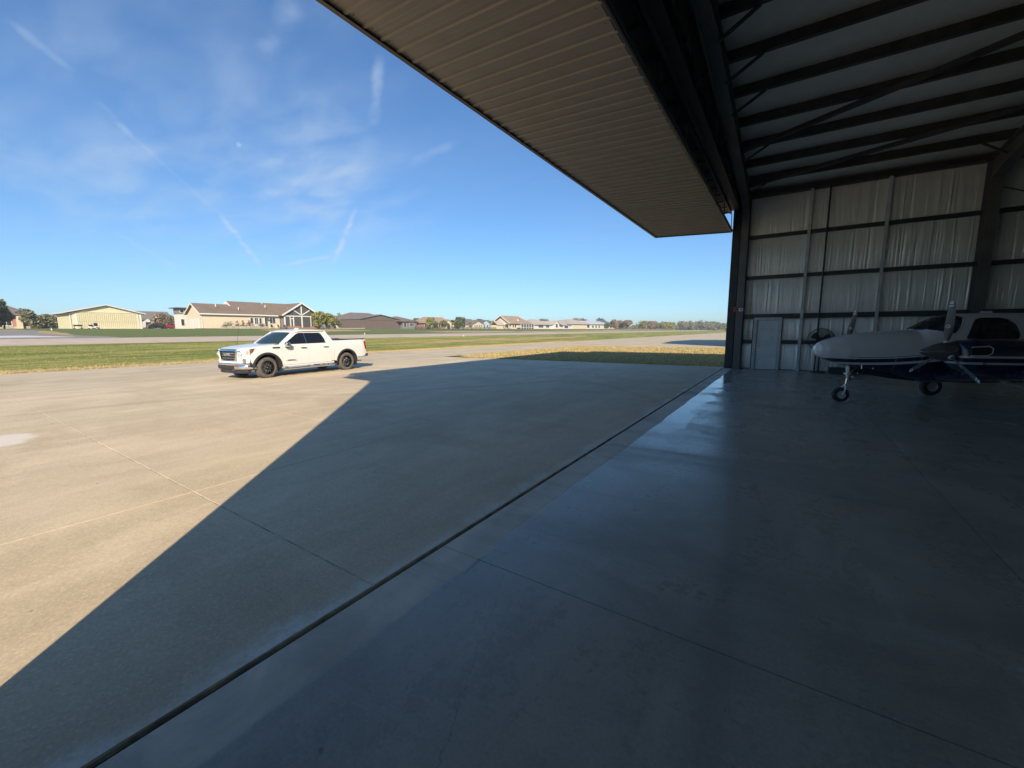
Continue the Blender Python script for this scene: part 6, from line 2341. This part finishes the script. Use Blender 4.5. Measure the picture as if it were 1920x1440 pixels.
P(gable_roof_y(MB(), -63, -51, 515, 531, 5, 8), 'roof', 'roof_grey', r)
P(MB().box(-51.99, -51.9, 519, 522, 2, 4), 'window', 'window_dark', r)
P(MB().box(-51.99, -51.9, 525, 527, 2, 4), 'window', 'window_dark', r)

# --- vehicles and carts far off
def far_car(name, label, x, y, rz, mat, pick=False):
    t = thing(name, label, 'pickup truck' if pick else 'car', (x, y, gz(x) + 0.0), rz)
    if pick:
        prof = [(-2.7, 0.5), (-2.7, 1.15), (-0.7, 1.15), (-0.6, 1.75), (0.6, 1.8), (1.3, 1.2), (2.6, 1.1), (2.7, 0.5)]
        cab = [(-0.55, 1.18), (-0.5, 1.68), (0.55, 1.72), (1.15, 1.2)]
    else:
        prof = [(-2.3, 0.4), (-2.35, 1.0), (-1.9, 1.1), (-1.3, 1.6), (0.3, 1.65), (1.2, 1.08), (2.2, 0.95), (2.3, 0.4)]
        cab = [(-1.65, 1.1), (-1.2, 1.52), (0.28, 1.56), (1.0, 1.1)]
    MB().prism(prof, 'y', -0.9, 0.9).build('body', mat, t, bevel=0.06)
    for s_ in (1, -1):
        MB().prism(cab, 'y', s_ * 0.87, s_ * 0.91).build('window', 'window_dark', t)
    MB().beam((cab[2][0] + 0.07, 0, cab[2][1] - 0.02), (cab[3][0] + 0.1, 0, cab[3][1] + 0.02), 1.5, 0.03, up=(1, 0, 1)).build('windscreen', 'window_dark', t)
    for x_ in (-1.45, 1.5):
        for s_ in (1, -1):
            MB().lathe([(0, 0.12), (0.2, 0.12), (0.36, 0.10), (0.36, -0.10), (0, -0.10)], (x_, s_ * 0.84, 0.36), 'y', 16).build('wheel', 'rubber', t, smooth=40)
    MB().box(2.25 if not pick else 2.66, 2.36 if not pick else 2.74, -0.8, -0.5, 0.7, 0.85).build('headlight', 'clear_lens', t)
    MB().box(2.25 if not pick else 2.66, 2.36 if not pick else 2.74, 0.5, 0.8, 0.7, 0.85).build('headlight', 'clear_lens', t)
    return t


far_car('parked_car', 'black car parked by the small grey roofed house, right of the cream hangar', -144.4, 40.6, R(95), 'dark_car')
far_car('parked_pickup', 'dark red pickup parked left of the long cream house', -141.8, 44.4, R(80), 'red_car', True)

gc = thing('golf_cart', 'white golf cart with windscreen and roof parked at the cream hangar door', 'golf cart', (-146.0, 28.3, 2.40), R(35))
MB().prism([(-1.2, 0.35), (-1.2, 0.85), (-0.2, 0.85), (-0.1, 0.45), (0.6, 0.45), (0.8, 0.95), (1.2, 0.7), (1.2, 0.35)], 'y', -0.6, 0.6).build('body', 'white_siding', gc, bevel=0.04)
MB().box(-0.75, -0.25, -0.55, 0.55, 0.86, 0.96).box(-0.9, -0.75, -0.55, 0.55, 0.9, 1.35).build('seat', 'black_plastic', gc)
MB().box(-1.1, 0.75, -0.62, 0.62, 1.88, 1.95).build('roof', 'white_siding', gc, bevel=0.02)
mb = MB()
for x_, y_ in ((0.7, 0.56), (0.7, -0.56), (-0.95, 0.56), (-0.95, -0.56)):
    mb.tube([(x_, y_, 0.85), (x_ - 0.08, y_, 1.9)], 0.03, 6)
mb.build('roof_frame', 'black_plastic', gc)
MB().box(0.68, 0.70, -0.52, 0.52, 1.0, 1.85).build('windscreen', 'window_dark', gc)
for x_ in (-0.85, 0.85):
    for s_ in (1, -1):
        MB().lathe([(0, 0.09), (0.15, 0.09), (0.25, 0.07), (0.25, -0.07), (0, -0.07)], (x_, s_ * 0.58, 0.25), 'y', 14).build('wheel', 'rubber', gc, smooth=40)
gc.scale = (0.82, 0.82, 0.82)
uc = thing('utility_cart', 'small dark utility cart at the left end of the cream hangar door', 'cart', (-150.0, 25.6 + 0.6, 2.42), R(80))
MB().box(-0.8, 0.8, -0.5, 0.5, 0.75, 1.15).build('tray', 'black_plastic', uc, bevel=0.02)
for x_ in (-0.65, 0.65):
    for s_ in (1, -1):
        MB().box(x_ - 0.04, x_ + 0.04, s_ * 0.42 - 0.04, s_ * 0.42 + 0.04, 0.2, 0.75).build('leg', 'black_plastic', uc)
        MB().lathe([(0, 0.05), (0.2, 0.05), (0.2, -0.05), (0, -0.05)], (x_, s_ * 0.45, 0.2), 'y', 12).build('wheel', 'rubber', uc)

# edge markers along the runway
def marker(x, y, label):
    t = thing('edge_marker', label, 'marker light', (x, y, gz(x)), 0, 'white runway edge markers')
    MB().lathe([(0.0, 0.0), (0.09, 0.0), (0.09, 0.22), (0.0, 0.22)], (0, 0, 0), 'z', 12).build('base', 'white_paint', t, smooth=40)
    MB().lathe([(0.07, 0.22), (0.08, 0.30), (0.0, 0.38)], (0, 0, 0), 'z', 12).build('lens', 'clear_lens', t, smooth=40)


marker(-98.5, 14.2, 'white marker on the lawn between the left trees and the cream hangar')
marker(-67.9, 50.6, 'white marker at the far runway edge, above the pickup bed')
marker(-52.8, 62.2, 'white marker at the near runway edge, below the tan garage house')

# --- wire fence with dark netting
fn = thing('netting_fence', 'low dark green netting fence running in front of the red brick house', 'fence', (-100, 120, 2.1))
FO = tuple(fn.location)
pts = [(-99.0, 93.0 + i * 2.6) for i in range(18)]
for i, (x, y) in enumerate(pts):
    MB().box(x - 0.05, x + 0.05, y - 0.05, y + 0.05, gz(x), gz(x) + 1.0).build('post', 'dark_steel', fn, off=FO)
    if i + 1 < len(pts):
        mb = MB()
        y2 = pts[i + 1][1]
        for k_ in range(9):
            z = gz(x) + 0.08 + k_ * 0.11
            mb.beam((x, y + 0.05, z), (x, y2 - 0.05, z), 0.012, 0.035)
        for k_ in range(12):
            yy = y + 0.1 + k_ * 0.21
            mb.box(x - 0.006, x + 0.006, yy, yy + 0.03, gz(x) + 0.05, gz(x) + 0.98)
        mb.build('net_panel', 'box_green', fn, off=FO)

# ---------------------------------------------------------------- trees and shrubs
def crown_mesh(rr, lobes, n, leaf):
    V = np.zeros((n, 4, 3))
    cs = np.array([l[:3] for l in lobes])
    rs = np.array([l[3] for l in lobes])
    pick = rr.choice(len(lobes), n, p=rs ** 2 / (rs ** 2).sum())
    d = rr.normal(0, 1, (n, 3))
    d /= np.linalg.norm(d, axis=1)[:, None]
    rad = rs[pick] * (rr.uniform(0.35, 1.0, n) ** 0.5) * (1 + 0.18 * np.sin(d[:, 0] * 5 + pick) * np.cos(d[:, 2] * 4))
    c = cs[pick] + d * rad[:, None] * np.array([1, 1, 0.85])
    a = rr.normal(0, 1, (n, 3))
    a /= np.linalg.norm(a, axis=1)[:, None]
    b = np.cross(a, rr.normal(0, 1, (n, 3)))
    b /= np.linalg.norm(b, axis=1)[:, None]
    s = leaf * rr.uniform(0.5, 1.2, n)[:, None]
    V[:, 0] = c - a * s
    V[:, 1] = c - b * s * 0.6
    V[:, 2] = c + a * s
    V[:, 3] = c + b * s * 0.6
    return V.reshape(-1, 3)


TREE_CACHE = {}


def tree(name, label, cat, x, y, h, w, mat, seed, trunk=0.3, n=900, leaf=0.22, group=None, bare=False, z=None):
    t = thing(name, label, cat, (x, y, gz(x) if z is None else z), 0, group)
    rr = np.random.RandomState(seed)
    lobes = []
    th = h * trunk
    k_ = 9
    for i in range(k_):
        a = 2 * math.pi * i / k_ + rr.uniform(-.3, .3)
        q = rr.uniform(0.15, 0.62) * w / 2
        zz_ = th + (h - th) * rr.uniform(0.18, 0.80)
        lobes.append((q * math.cos(a), q * math.sin(a), zz_, w * rr.uniform(0.17, 0.30)))
    lobes.append((0, 0, h - w * 0.22, w * 0.2))
    lobes.append((0, 0, th + (h - th) * 0.4, w * 0.30))
    v = crown_mesh(rr, lobes, n, leaf)
    v[:, 2] = np.clip(v[:, 2], 0.05, h * 1.05)
    me = bpy.data.meshes.new('crown')
    me.from_pydata(v.tolist(), [], np.arange(4 * n).reshape(-1, 4).tolist())
    me.materials.append(MATS[mat])
    o = bpy.data.objects.new('crown', me)
    C.objects.link(o)
    o.parent = t
    mb = MB()
    mb.tube([(0, 0, -0.1), (0.02 * h, 0.01 * h, th), (0, 0, h * 0.7)], [0.035 * h * 0.8, 0.025 * h * 0.8, 0.008 * h], 7)
    for i in range(6):
        l_ = lobes[i]
        mb.tube([(0.015 * h, 0.01 * h, th * 0.9), (l_[0] * 0.5, l_[1] * 0.5, (th + l_[2]) / 2), (l_[0], l_[1], l_[2])], [0.016 * h, 0.010 * h, 0.004 * h], 5)
    mb.build('trunk', 'bark', t, smooth=60)
    return t


def at(px, dist):
    """ground point at an azimuth (degrees from +y towards -x) and distance"""
    return -math.sin(R(px)) * dist, math.cos(R(px)) * dist


T = [
    # far left grove
    ('dark_evergreen', 'very dark evergreen tree at the left edge in front of the brick house', 'tree', 85.15, 112, 5.4, 3.4, 'leaf_dark', 0.05, 1500),
    ('olive_tree', 'tall olive green tree left of the brick house roof', 'tree', 84.55, 114, 6.2, 3.4, 'leaf_olive', 0.1, 1500),
    ('small_tree', 'bushy olive tree in front of the brick house, with forked trunk', 'tree', 83.0, 112, 4.1, 3.0, 'leaf_grey', 0.25, 900),
    ('broad_shrub', 'broad grey green shrub right of the brick house corner', 'shrub', 82.35, 122, 3.0, 3.4, 'leaf_olive', 0.1, 900),
    ('hazy_tree', 'pale grey green tree beside the left wall of the cream hangar', 'tree', 81.75, 172, 5.0, 6.0, 'leaf_grey', 0.15, 1100),
    ('pale_tree', 'pale grey tree behind the left corner of the cream hangar', 'tree', 81.0, 195, 5.4, 6.5, 'leaf_grey', 0.15, 900),
    # between hangar and long house
    ('bare_tree', 'rusty half bare tree between the black car and the red pickup', 'tree', 74.0, 165, 5.6, 5.0, 'leaf_rust', 0.12, 700),
    ('bare_tree', 'faded brown tree above the red pickup', 'tree', 73.2, 175, 5.2, 5.5, 'leaf_rust', 0.12, 700),
    ('grey_tree', 'grey tree just left of the white flat roofed house', 'tree', 72.6, 168, 5.6, 4.5, 'leaf_grey', 0.2, 700),
    # between house and brown hangar
    ('yellow_green_tree', 'bright yellow green tree at the right corner of the screened porch', 'tree', 58.6, 126, 4.9, 4.6, 'leaf_yellow', 0.04, 1300),
    ('yellow_green_tree', 'second yellow green tree right of the porch, thinner crown', 'tree', 57.7, 128, 4.8, 4.0, 'leaf_yellow', 0.04, 1200),
    ('green_tree', 'olive tree touching the left wall of the brown hangar', 'tree', 56.9, 150, 4.9, 5.5, 'leaf_olive', 0.04, 1300),
    ('grey_tree', 'thin grey tree rising behind the left end of the brown hangar', 'tree', 56.3, 215, 8.6, 4.0, 'leaf_grey', 0.4, 400),
    # around the brick and tan houses
    ('green_tree', 'green tree behind the roof of the dark sided house', 'tree', 46.6, 230, 8.2, 8.5, 'leaf_green', 0.1, 900),
    ('golden_tree', 'golden yellow tree at the left end of the red brick house', 'tree', 44.9, 182, 7.2, 4.6, 'leaf_yellow', 0.2, 1000),
    ('small_tree', 'small green tree in front of the red brick wall, left of centre', 'tree', 44.1, 178, 4.6, 2.6, 'leaf_green', 0.1, 500),
    ('small_tree', 'round green tree in front of the middle of the red brick house', 'tree', 42.9, 178, 5.2, 4.2, 'leaf_olive', 0.2, 700),
    ('green_tree', 'large green tree between the red brick house and the tan house', 'tree', 40.9, 200, 7.8, 7.0, 'leaf_green', 0.15, 1200),
    ('green_tree', 'lower green tree right of the large one beside the tan house', 'tree', 40.2, 215, 6.4, 6.0, 'leaf_olive', 0.15, 900),
    ('small_tree', 'small brown tree between the tan house and its garage gable', 'tree', 39.3, 196, 4.8, 2.4, 'leaf_rust', 0.12, 400),
    ('grey_tree', 'grey round tree behind the tan house roof', 'tree', 39.3, 330, 10.5, 9.0, 'leaf_grey', 0.2, 700),
    ('green_tree', 'dark tree behind the gap between tan and blue houses', 'tree', 38.2, 330, 10.8, 13, 'leaf_green', 0.1, 900),
    ('green_tree', 'round tree behind the pale blue house', 'tree', 36.3, 330, 9.5, 11, 'leaf_green', 0.1, 900),
    ('green_tree', 'dark tree rising left of the craftsman house gable', 'tree', 35.4, 330, 9.8, 9, 'leaf_green', 0.1, 800),
    # right of the craftsman house
    ('green_tree', 'green tree behind the left part of the white hip roofed house', 'tree', 30.4, 330, 10.0, 10, 'leaf_green', 0.1, 800),
    ('green_tree', 'broad tree behind the ridge of the white hip roofed house', 'tree', 29.2, 330, 11.2, 13, 'leaf_olive', 0.2, 900),
    ('olive_tree', 'olive tree filling the gap left of the wide grey roofed house', 'tree', 26.7, 300, 8.0, 12, 'leaf_olive', 0.1, 1100),
    ('olive_tree', 'second olive tree in the gap left of the wide grey roofed house', 'tree', 26.0, 310, 8.2, 11, 'leaf_olive', 0.1, 1000),
    ('rust_tree', 'rusty tree behind the left slope of the wide grey roof', 'tree', 24.7, 360, 12.5, 11, 'leaf_rust', 0.12, 800),
    ('dark_tree', 'dark brown tree behind the ridge of the wide grey roof', 'tree', 23.8, 360, 12.4, 10, 'leaf_grey', 0.2, 800),
    ('green_tree', 'green pointed tree behind the metal roofed house', 'tree', 21.3, 380, 13.5, 8, 'leaf_green', 0.1, 700),
    ('small_tree', 'dark green tree in front of the metal roofed house', 'tree', 20.6, 300, 6.2, 5, 'leaf_green', 0.1, 800),
    ('orange_tree', 'pinkish rust tree in front of the metal roofed house, left of the pair', 'tree', 19.6, 310, 10.2, 8.0, 'leaf_rust', 0.12, 1100),
    ('orange_tree', 'slim rust tree in the middle of the autumn trees', 'tree', 18.8, 322, 9.5, 6.5, 'leaf_rust', 0.12, 800),
    ('orange_tree', 'orange round tree in front of the slate roof, right of the pair', 'tree', 17.9, 315, 9.8, 7.5, 'leaf_rust', 0.15, 1100),
    ('olive_tree', 'olive tree right of the slate roofed house', 'tree', 15.9, 360, 9.6, 9, 'leaf_yellow', 0.15, 900),
    ('orange_tree', 'brown tree right of the olive tree, before the far wood', 'tree', 15.0, 365, 9.2, 9.5, 'leaf_rust', 0.15, 900),
    ('olive_tree', 'grey olive tree in the row before the far wood', 'tree', 14.2, 370, 8.8, 8, 'leaf_grey', 0.15, 800),
    ('olive_tree', 'yellowish tree in the row before the far wood', 'tree', 13.3, 370, 9.2, 9, 'leaf_yellow', 0.1, 900),
    ('olive_tree', 'last yellow green tree of the row before the far wood', 'tree', 12.4, 375, 8.9, 9.5, 'leaf_yellow', 0.1, 900),
    ('green_tree', 'tall grey green tree standing left of the far wood', 'tree', 11.1, 430, 11.5, 10, 'leaf_grey', 0.15, 900),
    ('green_tree', 'lower tree beside the tall one at the start of the far wood', 'tree', 10.2, 440, 9.0, 11, 'leaf_grey', 0.15, 900),
]
for i, (nm, lab, cat, az, dist, h, w, mat, trk, n) in enumerate(T):
    x, y = at(az, dist)
    h, w = h * (0.74 if az < 50 else (0.82 if az > 80 else 0.95)), w * 0.95
    tree(nm, lab, cat, x, y, h, w, mat, 40 + i, trk, int(n * 1.7), leaf=0.055 * w ** 0.5 * (1 + dist / 400) * 2.1, group='trees on the lots across the runway')

# shrubs by the long house
for i, (x, y, h, w, mat, lab) in enumerate((
        (-109.8, 43.2, 0.9, 1.4, 'leaf_green', 'small low shrub at the left end of the garden wall'),
        (-110.6, 44.6, 1.7, 2.6, 'leaf_olive', 'round olive shrub behind the garden wall of the long house'),
        (-110.6, 46.4, 2.0, 1.1, 'leaf_rust', 'thin reddish shrub, first of three against the cream wall'),
        (-110.6, 47.6, 2.1, 1.0, 'leaf_rust', 'thin reddish shrub, second of three against the cream wall'),
        (-110.6, 49.0, 2.2, 1.2, 'leaf_rust', 'reddish shrub nearest the windows of the cream wall'),
        (-109.9, 51.6, 1.4, 1.8, 'leaf_dark', 'dark shrub under the triple window of the long house'),
        (-108.0, 65.6, 2.3, 1.2, 'leaf_rust', 'orange shrub at the right end of the patio wall'),
        (-109.0, 69.0, 1.2, 1.8, 'leaf_dark', 'dark shrub right of the porch'))):
    tree('shrub', lab, 'shrub', x, y, h, w, mat, 300 + i, 0.1, 420, leaf=0.10, group='shrubs around the long cream house')

# far wood: one mass
rr = np.random.RandomState(77)
lobes = []
for i in range(150):
    az = rr.uniform(5.5, 10.6)
    dist = rr.uniform(470, 640)
    x, y = at(az, dist)
    h = rr.uniform(6.5, 10.5) * (1.0 if az > 6.8 else 0.8)
    lobes.append((x, y, gz(x) + h * 0.55, h * 0.50))
for i in range(700):
    az = rr.uniform(-6, 92)
    dist = rr.uniform(430, 640)
    x, y = at(az, dist)
    h = rr.uniform(4.0, 7.5)
    lobes.append((x, y, gz(x) + h * 0.42, h * 0.58))
v = crown_mesh(rr, lobes, 70000, 0.95)
me = bpy.data.meshes.new('far_wood')
me.from_pydata(v.tolist(), [], np.arange(4 * 70000).reshape(-1, 4).tolist())
for mname in ('leaf_olive', 'leaf_grey', 'leaf_green', 'leaf_rust'):
    me.materials.append(MATS[mname])
me.polygons.foreach_set('material_index', rr.choice(4, 70000, p=[0.35, 0.35, 0.22, 0.08]))
fw = bpy.data.objects.new('far_wood', me)
C.objects.link(fw)
tag(fw, 'thin belt of far woodland along the horizon', kind='stuff')

# ---------------------------------------------------------------- the day moon
md = Vector((-0.9107 * math.cos(R(19.82)), 0.4131 * math.cos(R(19.82)), math.sin(R(19.82)))).normalized()
m, nt, b = new_mat('moon')
k = NT(nt)
df = k.n('ShaderNodeBsdfDiffuse')
df.inputs[0].default_value = (0.10, 0.10, 0.11, 1)
k.l(k.mix(k.noise(k.coord(), 0.05, 3), (0.055, 0.06, 0.065), (0.02, 0.022, 0.025)), df.inputs[0])
tr = k.n('ShaderNodeBsdfTransparent')
ad = k.n('ShaderNodeAddShader')
k.l(df.outputs[0], ad.inputs[0])
k.l(tr.outputs[0], ad.inputs[1])
k.l(ad.outputs[0], nt.nodes['Material Output'].inputs['Surface'])
MATS['moon'] = m
mb = MB()
mb.lathe([(24 * math.sin(math.pi * i / 24), -24 * math.cos(math.pi * i / 24)) for i in range(25)], (0, 0, 0), 'z', 32)
mo = mb.build('moon', 'moon', None, smooth=180)
mo.location = md * 5500 + Vector((0, 0, CAM_H))
tag(mo, 'pale daytime moon among the thin clouds', 'moon')

# ---------------------------------------------------------------- thin autumn haze over the field
mv = bpy.data.materials.new('haze')
mv.use_nodes = True
mv.node_tree.nodes.clear()
vo = mv.node_tree.nodes.new('ShaderNodeOutputMaterial')
pv = mv.node_tree.nodes.new('ShaderNodeVolumePrincipled')
pv.inputs['Color'].default_value = (0.90, 0.93, 0.97, 1)
pv.inputs['Density'].default_value = 0.0007
pv.inputs['Anisotropy'].default_value = 0.2
mv.node_tree.links.new(pv.outputs[0], vo.inputs['Volume'])
MATS['haze'] = mv
tag(MB().box(-900, 80, -120, 800, -1.4, 16).build('haze', 'haze'), kind='stuff')
